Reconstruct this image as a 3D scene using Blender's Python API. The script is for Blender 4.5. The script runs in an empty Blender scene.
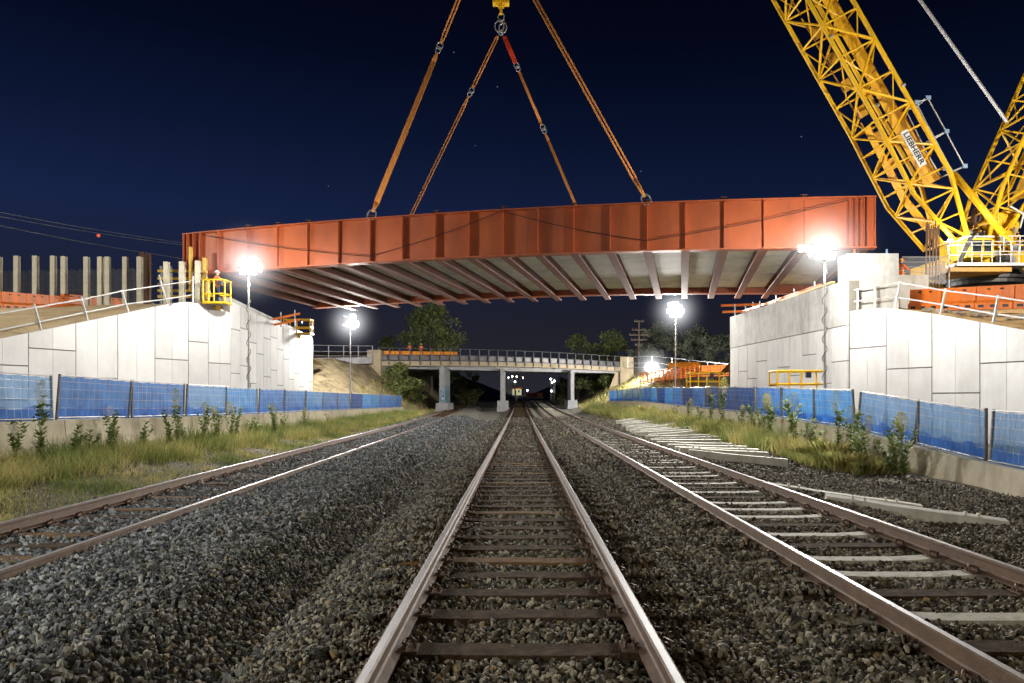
import bpy, bmesh, math, random
import numpy as np
from mathutils import Vector, Matrix, Euler
random.seed(7); rng = np.random.default_rng(7)
S = bpy.context.scene
C = S.collection
PI = math.pi
CAMZ = 1.64
def P(px, py, Y):
    return Vector(((px-520)/740*Y, Y, CAMZ+(399-py)/740*Y))
def V(*a): return Vector(a)

# ------------------------------------------------------------------ materials
def nodemat(name):
    m = bpy.data.materials.new(name); m.use_nodes = True
    nt = m.node_tree; b = nt.nodes['Principled BSDF']
    return m, nt, b
def mat(name, col, rough=0.6, metal=0.0, var=0.25, scale=3.0, bump=0.0, bscale=40.0, col2=None, spec=None, dirt=None):
    """noise-varied surface; col2 = second tone, dirt=(colour, amount, scale) adds streaky patches"""
    m, nt, b = nodemat(name)
    N = nt.nodes.new; L = nt.links.new
    tc = N('ShaderNodeTexCoord')
    no = N('ShaderNodeTexNoise'); no.inputs['Scale'].default_value = scale; no.inputs['Detail'].default_value = 6; no.inputs['Roughness'].default_value = .65
    L(tc.outputs['Object'], no.inputs['Vector'])
    r = N('ShaderNodeValToRGB'); r.color_ramp.elements[0].position = .32; r.color_ramp.elements[1].position = .68
    c2 = col2 if col2 else tuple(c*(1-var) for c in col)
    r.color_ramp.elements[0].color = (*c2, 1); r.color_ramp.elements[1].color = (*col, 1)
    L(no.outputs['Fac'], r.inputs['Fac'])
    out = r.outputs['Color']
    if dirt:
        dc, amt, ds = dirt
        mp = N('ShaderNodeMapping'); mp.inputs['Scale'].default_value = (ds, ds, ds*.25)
        L(tc.outputs['Object'], mp.inputs['Vector'])
        n2 = N('ShaderNodeTexNoise'); n2.inputs['Scale'].default_value = 1; n2.inputs['Detail'].default_value = 8; n2.inputs['Roughness'].default_value = .7
        L(mp.outputs['Vector'], n2.inputs['Vector'])
        r2 = N('ShaderNodeValToRGB'); r2.color_ramp.elements[0].position = .48; r2.color_ramp.elements[1].position = .72
        r2.color_ramp.elements[1].color = (amt, amt, amt, 1)
        L(n2.outputs['Fac'], r2.inputs['Fac'])
        mx = N('ShaderNodeMixRGB'); mx.inputs[2].default_value = (*dc, 1)
        L(r2.outputs['Color'], mx.inputs[0]); L(out, mx.inputs[1]); out = mx.outputs[0]
    L(out, b.inputs['Base Color'])
    b.inputs['Roughness'].default_value = rough; b.inputs['Metallic'].default_value = metal
    if spec is not None: b.inputs['Specular IOR Level'].default_value = spec
    if bump:
        nb = N('ShaderNodeTexNoise'); nb.inputs['Scale'].default_value = bscale; nb.inputs['Detail'].default_value = 4
        L(tc.outputs['Object'], nb.inputs['Vector'])
        bp = N('ShaderNodeBump'); bp.inputs['Strength'].default_value = bump; bp.inputs['Distance'].default_value = .02
        L(nb.outputs['Fac'], bp.inputs['Height']); L(bp.outputs['Normal'], b.inputs['Normal'])
    return m
def emis(name, col, s):
    m, nt, b = nodemat(name)
    b.inputs['Base Color'].default_value = (.8, .8, .8, 1)
    b.inputs['Emission Color'].default_value = (*col, 1); b.inputs['Emission Strength'].default_value = s
    return m
def leafmat(name, a, b_, sc=.6):
    m, nt, b = nodemat(name); N = nt.nodes.new; L = nt.links.new
    g = N('ShaderNodeTexNoise'); g.inputs['Scale'].default_value = sc; g.inputs['Detail'].default_value = 5
    tc = N('ShaderNodeTexCoord'); L(tc.outputs['Object'], g.inputs['Vector'])
    wn = N('ShaderNodeNewGeometry')
    ad = N('ShaderNodeMath'); ad.operation = 'MULTIPLY_ADD'; ad.inputs[1].default_value = .45; 
    L(wn.outputs['Random Per Island'], ad.inputs[0]); 
    sb = N('ShaderNodeMath'); sb.operation = 'SUBTRACT'; sb.inputs[1].default_value = .22; L(g.outputs['Fac'], sb.inputs[0]); L(sb.outputs[0], ad.inputs[2])
    r = N('ShaderNodeValToRGB'); r.color_ramp.elements[0].position = .25; r.color_ramp.elements[1].position = .75
    r.color_ramp.elements[0].color = (*a, 1); r.color_ramp.elements[1].color = (*b_, 1)
    L(ad.outputs[0], r.inputs['Fac']); L(r.outputs['Color'], b.inputs['Base Color'])
    b.inputs['Roughness'].default_value = .65; b.inputs['Specular IOR Level'].default_value = .2
    b.inputs['Transmission Weight'].default_value = 0
    tr = N('ShaderNodeBsdfTranslucent'); L(r.outputs['Color'], tr.inputs['Color'])
    ms = N('ShaderNodeMixShader'); ms.inputs[0].default_value = .3
    L(b.outputs[0], ms.inputs[1]); L(tr.outputs[0], ms.inputs[2]); L(ms.outputs[0], nt.nodes['Material Output'].inputs['Surface'])
    return m

M = {}
M['conc'] = mat('pale_panel_concrete', (.72,.715,.70), .85, col2=(.64,.635,.62), scale=1.1, bump=.25, bscale=18, dirt=((.42,.40,.36), .4, .9))
def island_tone(m, lo, hi):
    nt = m.node_tree; b = nt.nodes['Principled BSDF']; src = b.inputs['Base Color'].links[0].from_socket
    g = nt.nodes.new('ShaderNodeNewGeometry'); mr = nt.nodes.new('ShaderNodeMapRange'); mr.inputs[3].default_value = lo; mr.inputs[4].default_value = hi
    v = nt.nodes.new('ShaderNodeVectorMath'); v.operation = 'SCALE'; nt.links.new(g.outputs['Random Per Island'], mr.inputs[0]); nt.links.new(src, v.inputs[0]); nt.links.new(mr.outputs[0], v.inputs['Scale']); nt.links.new(v.outputs[0], b.inputs['Base Color'])
island_tone(M['conc'], .90, 1.06)
M['conc_back'] = mat('joint_dark', (.24,.22,.18), .95)
M['conc_cast'] = mat('cast_concrete', (.64,.63,.60), .85, col2=(.46,.455,.43), scale=1.6, bump=.3, bscale=9, dirt=((.22,.21,.19), .8, .8))
M['conc_cream'] = mat('cream_barrier_concrete', (.74,.66,.50), .85, col2=(.60,.53,.39), scale=2.2, bump=.3, bscale=30, dirt=((.34,.28,.19), .55, 2.2))
M['conc_tan'] = mat('tan_concrete', (.50,.41,.27), .85, col2=(.36,.30,.20), scale=.8, dirt=((.16,.13,.1), .6, .6))
M['conc_grey'] = mat('grey_concrete', (.42,.42,.43), .85, col2=(.30,.30,.31), scale=1.2, dirt=((.15,.15,.15), .5, .8))
M['sleeper_c'] = mat('concrete_sleeper', (.62,.60,.50), .8, col2=(.42,.40,.32), scale=5, bump=.3, bscale=60, dirt=((.10,.08,.055), .85, 4))
M['sleeper_l'] = mat('loose_concrete_sleeper', (.82,.80,.70), .8, col2=(.66,.64,.55), scale=4, bump=.3, bscale=60, dirt=((.30,.26,.19), .5, 3))
M['timber'] = mat('weathered_timber', (.125,.082,.048), .95, col2=(.022,.016,.012), scale=7, bump=.8, bscale=45, spec=.08)
M['timber_b'] = mat('brown_timber', (.24,.14,.06), .9, col2=(.10,.06,.032), scale=8, bump=.6, bscale=45, spec=.1)
M['tie'] = mat('tie_plate_steel', (.26,.17,.12), .6, .4, col2=(.13,.085,.06), scale=12, bump=.3, bscale=60)
M['rust'] = mat('rail_side_rust', (.20,.125,.075), .62, .15, col2=(.12,.075,.05), scale=6, bump=.2, bscale=50)
M['railtop'] = mat('rail_running_surface', (.42,.41,.43), .45, .2, spec=.4, col2=(.30,.29,.30), scale=2)
M['redsteel'] = mat('red_oxide_painted_steel', (.48,.115,.034), .5, .0, col2=(.40,.092,.028), scale=.7, bump=.05, bscale=8, dirt=((.24,.065,.035), .8, .5), spec=.5)
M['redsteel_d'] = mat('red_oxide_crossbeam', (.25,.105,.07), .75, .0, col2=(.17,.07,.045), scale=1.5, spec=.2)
M['soffit'] = mat('deck_soffit', (.84,.84,.74), .7, col2=(.66,.67,.58), scale=1.3, dirt=((.2,.2,.17), .6, .5))
M['yellow'] = mat('crane_yellow_paint', (.93,.57,.02), .38, .0, col2=(.84,.47,.015), scale=1.0, dirt=((.25,.13,.02), .5, 1.0), spec=.3)
M['yellow_d'] = mat('crane_yellow_worn', (.62,.33,.015), .5, .0, col2=(.34,.18,.015), scale=1.2)
M['yellow_c'] = mat('boom_plate_yellow', (.90,.50,.010), .6, .0, col2=(.72,.36,.010), scale=.9, spec=.12, dirt=((.22,.11,.01), .5, 1.3))
M['black'] = mat('black_rubber_metal', (.03,.03,.032), .5, .2)
M['darkglass'] = mat('cab_glass', (.03,.045,.05), .08, .0, spec=1.0)
M['steel'] = mat('galvanised_steel', (.55,.56,.56), .45, .6, col2=(.40,.41,.42), scale=4)
M['white'] = mat('white_painted_tube', (.74,.74,.72), .45, .0, dirt=((.3,.28,.25), .5, 3))
M['greypost'] = mat('grey_fence_post', (.24,.23,.24), .5, .5, col2=(.15,.14,.14), scale=6)
M['darkrail'] = mat('bridge_railing_grey', (.13,.14,.155), .6, .3)
M['orange'] = mat('orange_plastic', (.98,.25,.02), .5, .0, col2=(.85,.18,.015), scale=1.2, dirt=((.3,.12,.04), .6, 1.5))
M['orange_y'] = mat('amber_plastic', (.95,.36,.02), .5, .0, col2=(.8,.26,.015), scale=1.2)
M['sling'] = mat('orange_sling_fabric', (.95,.40,.09), .8, .0, col2=(.85,.32,.06), scale=3)
M['slingred'] = mat('red_sling_fabric', (.85,.06,.01), .8)
M['dirt'] = mat('sandy_clay_earth', (.56,.43,.25), .95, col2=(.36,.27,.15), scale=.9, bump=.8, bscale=7, dirt=((.12,.09,.05), .6, .6))
M['dirt2'] = mat('ochre_rubble_earth', (.52,.33,.12), .95, col2=(.22,.14,.06), scale=2.2, bump=1.0, bscale=6)
M['rock'] = mat('loose_rock', (.4,.34,.26), .9)
M['post'] = mat('cream_steel_pile', (.80,.76,.62), .6, .0, col2=(.62,.58,.46), scale=2.5, dirt=((.2,.15,.1), .6, 1.6))
M['rebar'] = mat('rebar_brown', (.22,.13,.08), .7, .4)
M['rebar_g'] = mat('rebar_grey', (.24,.24,.25), .6, .4)
M['formply'] = mat('formwork_timber_yellow', (.80,.55,.12), .6, col2=(.6,.4,.1), scale=3)
M['hivis'] = mat('hi_vis_orange_fabric', (1.0,.22,.03), .8)
M['hivis_y'] = mat('hi_vis_yellow_fabric', (.95,.60,.03), .8)
M['navy'] = mat('navy_trousers', (.02,.03,.07), .9)
M['skin'] = mat('skin', (.45,.26,.18), .6)
M['helmet'] = mat('white_helmet', (.8,.8,.78), .35)
M['bark'] = mat('bark', (.13,.10,.075), .9, bump=.5, bscale=12)
M['stem'] = mat('weed_stem', (.16,.17,.07), .8)
M['signw'] = mat('sign_white', (.8,.82,.84), .4)
M['signb'] = mat('sign_black', (.02,.02,.025), .4)
M['bluetube'] = mat('blue_white_walkway', (.30,.42,.62), .45, .2)
M['rope'] = mat('steel_rope', (.50,.50,.52), .5, .5)
M['leafA'] = leafmat('gum_leaves', (.08,.11,.04), (.36,.42,.16))
M['leafB'] = leafmat('grey_green_leaves', (.08,.10,.075), (.36,.39,.28))
M['leafC'] = leafmat('weed_leaves', (.08,.14,.035), (.36,.42,.13), 1.5)
M['leafD'] = leafmat('bush_leaves', (.06,.085,.025), (.26,.28,.10), 1.5)
M['grass'] = leafmat('dry_and_green_grass', (.13,.19,.04), (.75,.62,.26), .9)
M['grass2'] = leafmat('green_grass', (.07,.12,.03), (.36,.40,.12), 1.1)
M['lamp'] = emis('lamp_face', (1,.97,.92), 2100)
M['fillfg'] = emis('fill_face_warm_white', (1,.85,.60), 3000)
M['fillcool'] = emis('fill_face_cool_white', (.92,.97,1), 1700)
M['fillemb'] = emis('fill_face_embankment', (1,.93,.80), 4200)
M['lampfar'] = emis('lamp_face_far', (.95,1,.97), 30)
M['lampgreen'] = emis('lamp_face_greenish', (.75,1,.80), 12)
M['lampwarm'] = emis('lamp_face_warm', (1,.75,.35), 14)
M['moon'] = emis('dim_red_moon', (1,.16,.06), .9)
M['cream_glow'] = emis('glowing_cream_wall', (.85,.8,.45), .55)  # wall glows by itself in place of lamplight falling on it

# blue debris mesh cloth: cloth with a woven wire look, lets some light through
def cloth_mat(name, a, b_, alpha):
    m, nt, b = nodemat(name); N = nt.nodes.new; L = nt.links.new
    tc = N('ShaderNodeTexCoord')
    no = N('ShaderNodeTexNoise'); no.inputs['Scale'].default_value = 2.2; no.inputs['Detail'].default_value = 5
    L(tc.outputs['Object'], no.inputs['Vector'])
    r = N('ShaderNodeValToRGB'); r.color_ramp.elements[0].position = .3; r.color_ramp.elements[1].position = .7
    r.color_ramp.elements[0].color = (*a, 1); r.color_ramp.elements[1].color = (*b_, 1); L(no.outputs['Fac'], r.inputs['Fac'])
    L(r.outputs['Color'], b.inputs['Base Color']); b.inputs['Roughness'].default_value = .6
    tl = N('ShaderNodeBsdfTranslucent'); L(r.outputs['Color'], tl.inputs['Color'])
    m1 = N('ShaderNodeMixShader'); m1.inputs[0].default_value = .35; L(b.outputs[0], m1.inputs[1]); L(tl.outputs[0], m1.inputs[2])
    tp = N('ShaderNodeBsdfTransparent'); tp.inputs['Color'].default_value = (.55,.75,1,1)
    m2 = N('ShaderNodeMixShader'); m2.inputs[0].default_value = alpha; L(m1.outputs[0], m2.inputs[1]); L(tp.outputs[0], m2.inputs[2])
    L(m2.outputs[0], nt.nodes['Material Output'].inputs['Surface'])
    return m
M['cloth_a'] = cloth_mat('blue_mesh_cloth_dense', (.02,.14,.50), (.05,.28,.86), .12)
M['cloth_b'] = cloth_mat('blue_mesh_cloth_open', (.05,.24,.66), (.14,.42,.95), .45)
M['cloth_c'] = cloth_mat('blue_mesh_cloth_dark', (.006,.045,.22), (.012,.09,.42), .04)
M['cloth_e'] = cloth_mat('blue_mesh_cloth_bright', (.03,.22,.66), (.06,.40,.95), .2)

# ------------------------------------------------------------------ mesh builder
class MB:
    def __init__(s): s.v = []; s.f = []; s.m = []
    def add(s, vs, fs, mi=0):
        o = len(s.v); s.v.extend([tuple(v) for v in vs]); s.f.extend([tuple(i+o for i in f) for f in fs]); s.m.extend([mi]*len(fs)); return s
    def hexa(s, p, mi=0):   # 8 pts: bottom ring 0-3, top ring 4-7
        return s.add(p, [(3,2,1,0),(4,5,6,7),(0,1,5,4),(1,2,6,5),(2,3,7,6),(3,0,4,7)], mi)
    def box(s, x0, x1, y0, y1, z0, z1, mi=0):
        return s.hexa([(x0,y0,z0),(x1,y0,z0),(x1,y1,z0),(x0,y1,z0),(x0,y0,z1),(x1,y0,z1),(x1,y1,z1),(x0,y1,z1)], mi)
    def obox(s, c, ax, ay, az, hx, hy, hz, mi=0):
        c = Vector(c); ax = Vector(ax).normalized()*hx; ay = Vector(ay).normalized()*hy; az = Vector(az).normalized()*hz
        return s.hexa([c-ax-ay-az, c+ax-ay-az, c+ax+ay-az, c-ax+ay-az, c-ax-ay+az, c+ax-ay+az, c+ax+ay+az, c-ax+ay+az], mi)
    def bar(s, p, q, w, h, up=(0,0,1), mi=0):
        p = Vector(p); q = Vector(q); d = (q-p); up = Vector(up)
        x = d.cross(up)
        if x.length < 1e-6: x = d.cross(Vector((0,1,0)))
        x.normalize(); y = x.cross(d).normalized()
        return s.obox((p+q)/2, x, d, y, w/2, d.length/2, h/2, mi)
    def tube(s, p, q, r, n=7, r2=None, mi=0, cap=True):
        p = Vector(p); q = Vector(q); d = q-p
        if d.length < 1e-6: return s
        a = d.orthogonal().normalized(); b = d.cross(a).normalized(); r2 = r if r2 is None else r2
        vs = [p+(a*math.cos(2*PI*i/n)+b*math.sin(2*PI*i/n))*r for i in range(n)] + [q+(a*math.cos(2*PI*i/n)+b*math.sin(2*PI*i/n))*r2 for i in range(n)]
        fs = [(i,(i+1)%n,n+(i+1)%n,n+i) for i in range(n)]
        if cap: fs += [tuple(range(n-1,-1,-1)), tuple(range(n,2*n))]
        return s.add(vs, fs, mi)
    def path(s, pts, r, n=6, mi=0):
        for a, b in zip(pts[:-1], pts[1:]): s.tube(a, b, r, n, mi=mi)
        return s
    def ring(s, c, axis, R, r, n=14, k=6, sx=1.0, along=None, mi=0):
        c = Vector(c); axis = Vector(axis).normalized()
        a = Vector(along).normalized() if along is not None else axis.orthogonal().normalized()
        b = axis.cross(a).normalized(); vs = []
        for i in range(n):
            t = 2*PI*i/n; d = a*math.cos(t)*sx + b*math.sin(t); dn = (a*math.cos(t)+b*math.sin(t))
            for j in range(k):
                u = 2*PI*j/k; vs.append(c + d*R + dn*(r*math.cos(u)) + axis*(r*math.sin(u)))
        fs = [(i*k+j, ((i+1)%n)*k+j, ((i+1)%n)*k+(j+1)%k, i*k+(j+1)%k) for i in range(n) for j in range(k)]
        return s.add(vs, fs, mi)
    def ball(s, c, r, n=8, k=5, sz=1.0, mi=0):
        vs = []; 
        for j in range(1, k):
            for i in range(n):
                t = PI*j/k; p = 2*PI*i/n; vs.append((c[0]+r*math.sin(t)*math.cos(p), c[1]+r*math.sin(t)*math.sin(p), c[2]+r*sz*math.cos(t)))
        vs += [(c[0],c[1],c[2]+r*sz), (c[0],c[1],c[2]-r*sz)]; T = len(vs)-2
        fs = [(j*n+i, (j+1)*n+i, (j+1)*n+(i+1)%n, j*n+(i+1)%n) for j in range(k-2) for i in range(n)]
        fs += [(T, i, (i+1)%n) for i in range(n)] + [(T+1, (k-2)*n+(i+1)%n, (k-2)*n+i) for i in range(n)]
        return s.add(vs, fs, mi)
    def prism(s, pts, off, mi=0):   # planar polygon extruded by off
        n = len(pts); off = Vector(off); a = [Vector(p) for p in pts]; b = [p+off for p in a]
        return s.add(a+b, [tuple(range(n)), tuple(range(2*n-1, n-1, -1))] + [(i+n, (i+1)%n+n, (i+1)%n, i) for i in range(n)], mi)
    def grid(s, rows, mi=0):
        n = len(rows[0]); vs = [p for r in rows for p in r]
        return s.add(vs, [(i*n+j, i*n+j+1, (i+1)*n+j+1, (i+1)*n+j) for i in range(len(rows)-1) for j in range(n-1)], mi)
    def build(s, name, mats, parent=None, smooth=False, origin=None, fix=True):
        me = bpy.data.meshes.new(name)
        if parent is not None: o0 = W.get(parent.name, Vector((0,0,0)))
        elif origin is not None: o0 = Vector(origin)
        else:
            a = np.array(s.v); o0 = Vector(((a[:,0].min()+a[:,0].max())/2, (a[:,1].min()+a[:,1].max())/2, a[:,2].min()))
        me.from_pydata([(v[0]-o0[0], v[1]-o0[1], v[2]-o0[2]) for v in s.v], [], s.f)
        mats = mats if isinstance(mats, (list, tuple)) else [mats]
        for m in mats: me.materials.append(m)
        if len(mats) > 1: me.polygons.foreach_set('material_index', s.m)
        if smooth: me.polygons.foreach_set('use_smooth', [True]*len(me.polygons))
        me.update()
        if fix and len(me.polygons) < 60000:
            bm = bmesh.new(); bm.from_mesh(me); bmesh.ops.recalc_face_normals(bm, faces=bm.faces); bm.to_mesh(me); bm.free()
        o = bpy.data.objects.new(name, me); C.objects.link(o)
        if parent is not None: o.parent = parent; W[o.name] = o0.copy()
        else: o.location = o0; W[o.name] = o0.copy()
        return o
W = {}
def tag(o, label=None, cat=None, group=None, kind=None):
    if label: o['label'] = label
    if cat: o['category'] = cat
    if group: o['group'] = group
    if kind: o['kind'] = kind
    return o
def thing(name, label, cat, loc=(0,0,0), group=None):
    o = bpy.data.objects.new(name, None); o.empty_display_size = .3; C.objects.link(o); o.location = loc; W[o.name] = Vector(loc)
    return tag(o, label, cat, group)
def copy_tree(o, parent=None):
    c = o.copy(); C.objects.link(c)
    if parent is not None: c.parent = parent
    for ch in list(o.children): copy_tree(ch, c)
    return c
ORD = ['nearest','second','third','fourth','fifth','sixth','seventh','eighth','ninth','tenth','eleventh','twelfth','thirteenth','fourteenth','fifteenth','sixteenth','seventeenth','eighteenth','nineteenth','twentieth','twenty-first','twenty-second','twenty-third','twenty-fourth','twenty-fifth','twenty-sixth','twenty-seventh','twenty-eighth','twenty-ninth','thirtieth']

# ------------------------------------------------------------------ ground shape
def rise(Y): return np.interp(Y, [0,55,80,100,160,230,400], [0,0,.1,.3,1.05,1.35,1.5])
def cl(Y): return -5.2 - .02*Y - .00015*Y*Y
def cr(Y): return 3.5 + .004*Y
def ss(a, b, x):
    t = np.clip((x-a)/(b-a), 0, 1); return t*t*(3-2*t)
def hn(X, Y, f, seed=0.0):
    return (np.sin(X*f*1.3+seed)*np.cos(Y*f*1.1-seed*1.7)+np.sin(X*f*2.7+Y*f*1.9+seed)*.5+np.cos(X*f*5.1-Y*f*4.3+seed*3)*.25)/1.75
def gz(X, Y):
    X = np.asarray(X, float); Y = np.asarray(Y, float)
    d = X-cl(Y)
    dl = np.interp(d, [-2.6,-1.7,-1.3,.70,.95,1.6,2.6,3.4,4.2], [-.42,-.10,-.035,-.035,.075,.115,.09,-.26,-.6])
    dc = np.interp(X, [-2.2,-1.5,1.5,2.2], [-.32,-.045,-.045,-.3])
    e = X-cr(Y)
    dr = np.interp(e, [-2.0,-1.5,1.5,2.0,2.9,4.2], [-.28,-.04,-.04,-.12,-.42,-1.2])
    zl = np.interp(Y, [0,17,30,44,75,100], [.28,.27,.12,.07,-.02,0])
    left = np.where(X < -6, np.interp(-X, [6,8.3,10.5,12,13,20], [0,0,.6,.95,1,1])*(zl+.30)-.30, -.30)
    zr = np.interp(Y, [0,14.6,17.6,19.7,22.4,31,64,85,110], [-.78,-.74,-.62,-.44,-.14,.10,.55,.5,.1])
    w = np.interp(X, [5.9,8.6,9.8], [0,.9,1])
    right = np.interp(Y, [12,20], [-.32,-.13])*(1-w)+zr*w
    fl = np.where(X < -2, left, np.where(X > 5.5, right, np.where(X < 0, -.36, -.24)))
    z = np.maximum(np.maximum(dl, dc), np.maximum(dr, fl))
    z = z + hn(X, Y, 2.1)*.018 + hn(X, Y, .6, 2.)*.03*np.clip((np.abs(X)-5.5)/3, 0, 1)
    # banks of the cutting
    bl = np.clip((-X-11.3-np.maximum(0, (92-Y))*.05)/1.25, 0, 5.6)*ss(60, 78, Y)
    br = np.clip((X-9.0-np.maximum(0, 92-Y)*.07)/1.9, 0, 4.6)*ss(66, 84, Y)
    far = ss(100, 125, Y)*3.0*(np.clip((np.abs(X+2)-13)/6, 0, 1))
    z = z + np.where(X < 0, bl, br)*(1+.10*hn(X, Y, .8, 1.)) + far + rise(Y)
    return z
def g1(x, y): return float(gz(x, y))

def attr_mesh(name, X, Y, Z, soil, material, kind='structure'):
    ny, nx = X.shape
    me = bpy.data.meshes.new(name)
    idx = np.arange(nx*ny).reshape(ny, nx)
    f = np.stack([idx[:-1,:-1], idx[:-1,1:], idx[1:,1:], idx[1:,:-1]], -1).reshape(-1, 4)
    me.from_pydata(np.stack([X, Y, Z], -1).reshape(-1, 3).tolist(), [], f.tolist())
    at = me.attributes.new('soil', 'FLOAT', 'POINT'); at.data.foreach_set('value', soil.reshape(-1).astype(np.float32))
    me.materials.append(material); me.polygons.foreach_set('use_smooth', [True]*len(me.polygons))
    o = bpy.data.objects.new(name, me); C.objects.link(o); tag(o, kind=kind); return o

def ground_mat():
    m, nt, b = nodemat('ballast_and_earth'); N = nt.nodes.new; L = nt.links.new
    tc = N('ShaderNodeTexCoord')
    vo = N('ShaderNodeTexVoronoi'); vo.inputs['Scale'].default_value = 17; L(tc.outputs['Object'], vo.inputs['Vector'])
    rr = N('ShaderNodeValToRGB'); cr_ = rr.color_ramp
    cr_.elements[0].position = 0; cr_.elements[0].color = (.035,.034,.032,1); cr_.elements[1].position = 1; cr_.elements[1].color = (.42,.38,.29,1)
    e = cr_.elements.new(.4); e.color = (.20,.19,.155,1); e = cr_.elements.new(.8); e.color = (.32,.30,.23,1)
    sp = N('ShaderNodeSeparateColor'); L(vo.outputs['Color'], sp.inputs[0]); L(sp.outputs[0], rr.inputs['Fac'])
    n1 = N('ShaderNodeTexNoise'); n1.inputs['Scale'].default_value = .9; n1.inputs['Detail'].default_value = 9; n1.inputs['Roughness'].default_value = .7; L(tc.outputs['Object'], n1.inputs['Vector'])
    r2 = N('ShaderNodeValToRGB'); r2.color_ramp.elements[0].position = .33; r2.color_ramp.elements[0].color = (.10,.08,.045,1); r2.color_ramp.elements[1].position = .66; r2.color_ramp.elements[1].color = (.46,.36,.20,1)
    L(n1.outputs['Fac'], r2.inputs['Fac'])
    at = N('ShaderNodeAttribute'); at.attribute_name = 'soil'
    ad = N('ShaderNodeMath'); ad.operation = 'ADD'; L(at.outputs['Fac'], ad.inputs[0])
    n3 = N('ShaderNodeTexNoise'); n3.inputs['Scale'].default_value = 2.5; n3.inputs['Detail'].default_value = 6; L(tc.outputs['Object'], n3.inputs['Vector'])
    ms = N('ShaderNodeMath'); ms.operation = 'SUBTRACT'; ms.inputs[1].default_value = .5; L(n3.outputs['Fac'], ms.inputs[0]); L(ms.outputs[0], ad.inputs[1]); 
    st = N('ShaderNodeMapRange'); st.inputs[1].default_value = .42; st.inputs[2].default_value = .58; L(ad.outputs[0], st.inputs[0])
    mx = N('ShaderNodeMixRGB'); L(st.outputs[0], mx.inputs[0]); L(rr.outputs['Color'], mx.inputs[1]); L(r2.outputs['Color'], mx.inputs[2])
    gp = N('ShaderNodeSeparateXYZ'); L(tc.outputs['Object'], gp.inputs[0]); gm = N('ShaderNodeMapRange'); gm.inputs[1].default_value = 22; gm.inputs[2].default_value = 62; gm.inputs[3].default_value = .40; gm.inputs[4].default_value = 1; L(gp.outputs['Y'], gm.inputs[0])  # ground colour darkened near the camera to deepen shade between stones
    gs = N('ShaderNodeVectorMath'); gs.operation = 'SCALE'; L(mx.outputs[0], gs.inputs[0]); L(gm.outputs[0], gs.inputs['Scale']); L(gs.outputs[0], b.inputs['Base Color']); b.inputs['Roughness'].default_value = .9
    bp = N('ShaderNodeBump'); bp.inputs['Strength'].default_value = 1; bp.inputs['Distance'].default_value = .05
    hm = N('ShaderNodeMath'); hm.operation = 'ADD'; L(vo.outputs['Distance'], hm.inputs[0]); L(n1.outputs['Fac'], hm.inputs[1])
    L(hm.outputs[0], bp.inputs['Height']); L(bp.outputs['Normal'], b.inputs['Normal'])
    return m
GM = ground_mat()
def grid_xy(xs, ys):
    X, Y = np.meshgrid(xs, ys); return X, Y
def soilness(X, Y):
    s = np.clip((-(X-cl(Y))-2.1)/.5, 0, 1)*.95
    s2 = np.clip((X-cr(Y)-3.9)/1.2, 0, 1)*.9 * np.interp(Y, [10,18,28], [.45,.85,1.05])
    bank = np.where(X < 0, ss(60,78,Y)*(X < -11), ss(66,84,Y)*(X > 9.5))
    return np.clip(np.maximum(np.maximum(s, s2), bank), 0, 1)
ys = np.concatenate([np.arange(-14, 2, 1.0), np.arange(2, 34, .16), np.arange(34, 70, .5), np.arange(70, 130, 1.0), np.arange(130, 260, 6), np.array([280,330,400,600,1200,3000])])
xs = np.concatenate([np.array([-2500,-900,-300,-120,-80]), np.arange(-60, -14, 1.5), np.arange(-14, 12, .16), np.arange(12, 60, 1.5), np.array([80,120,300,900,2500])])
X, Y = grid_xy(xs, ys); attr_mesh('ground', X, Y, gz(X, Y), soilness(X, Y), GM)

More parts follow.
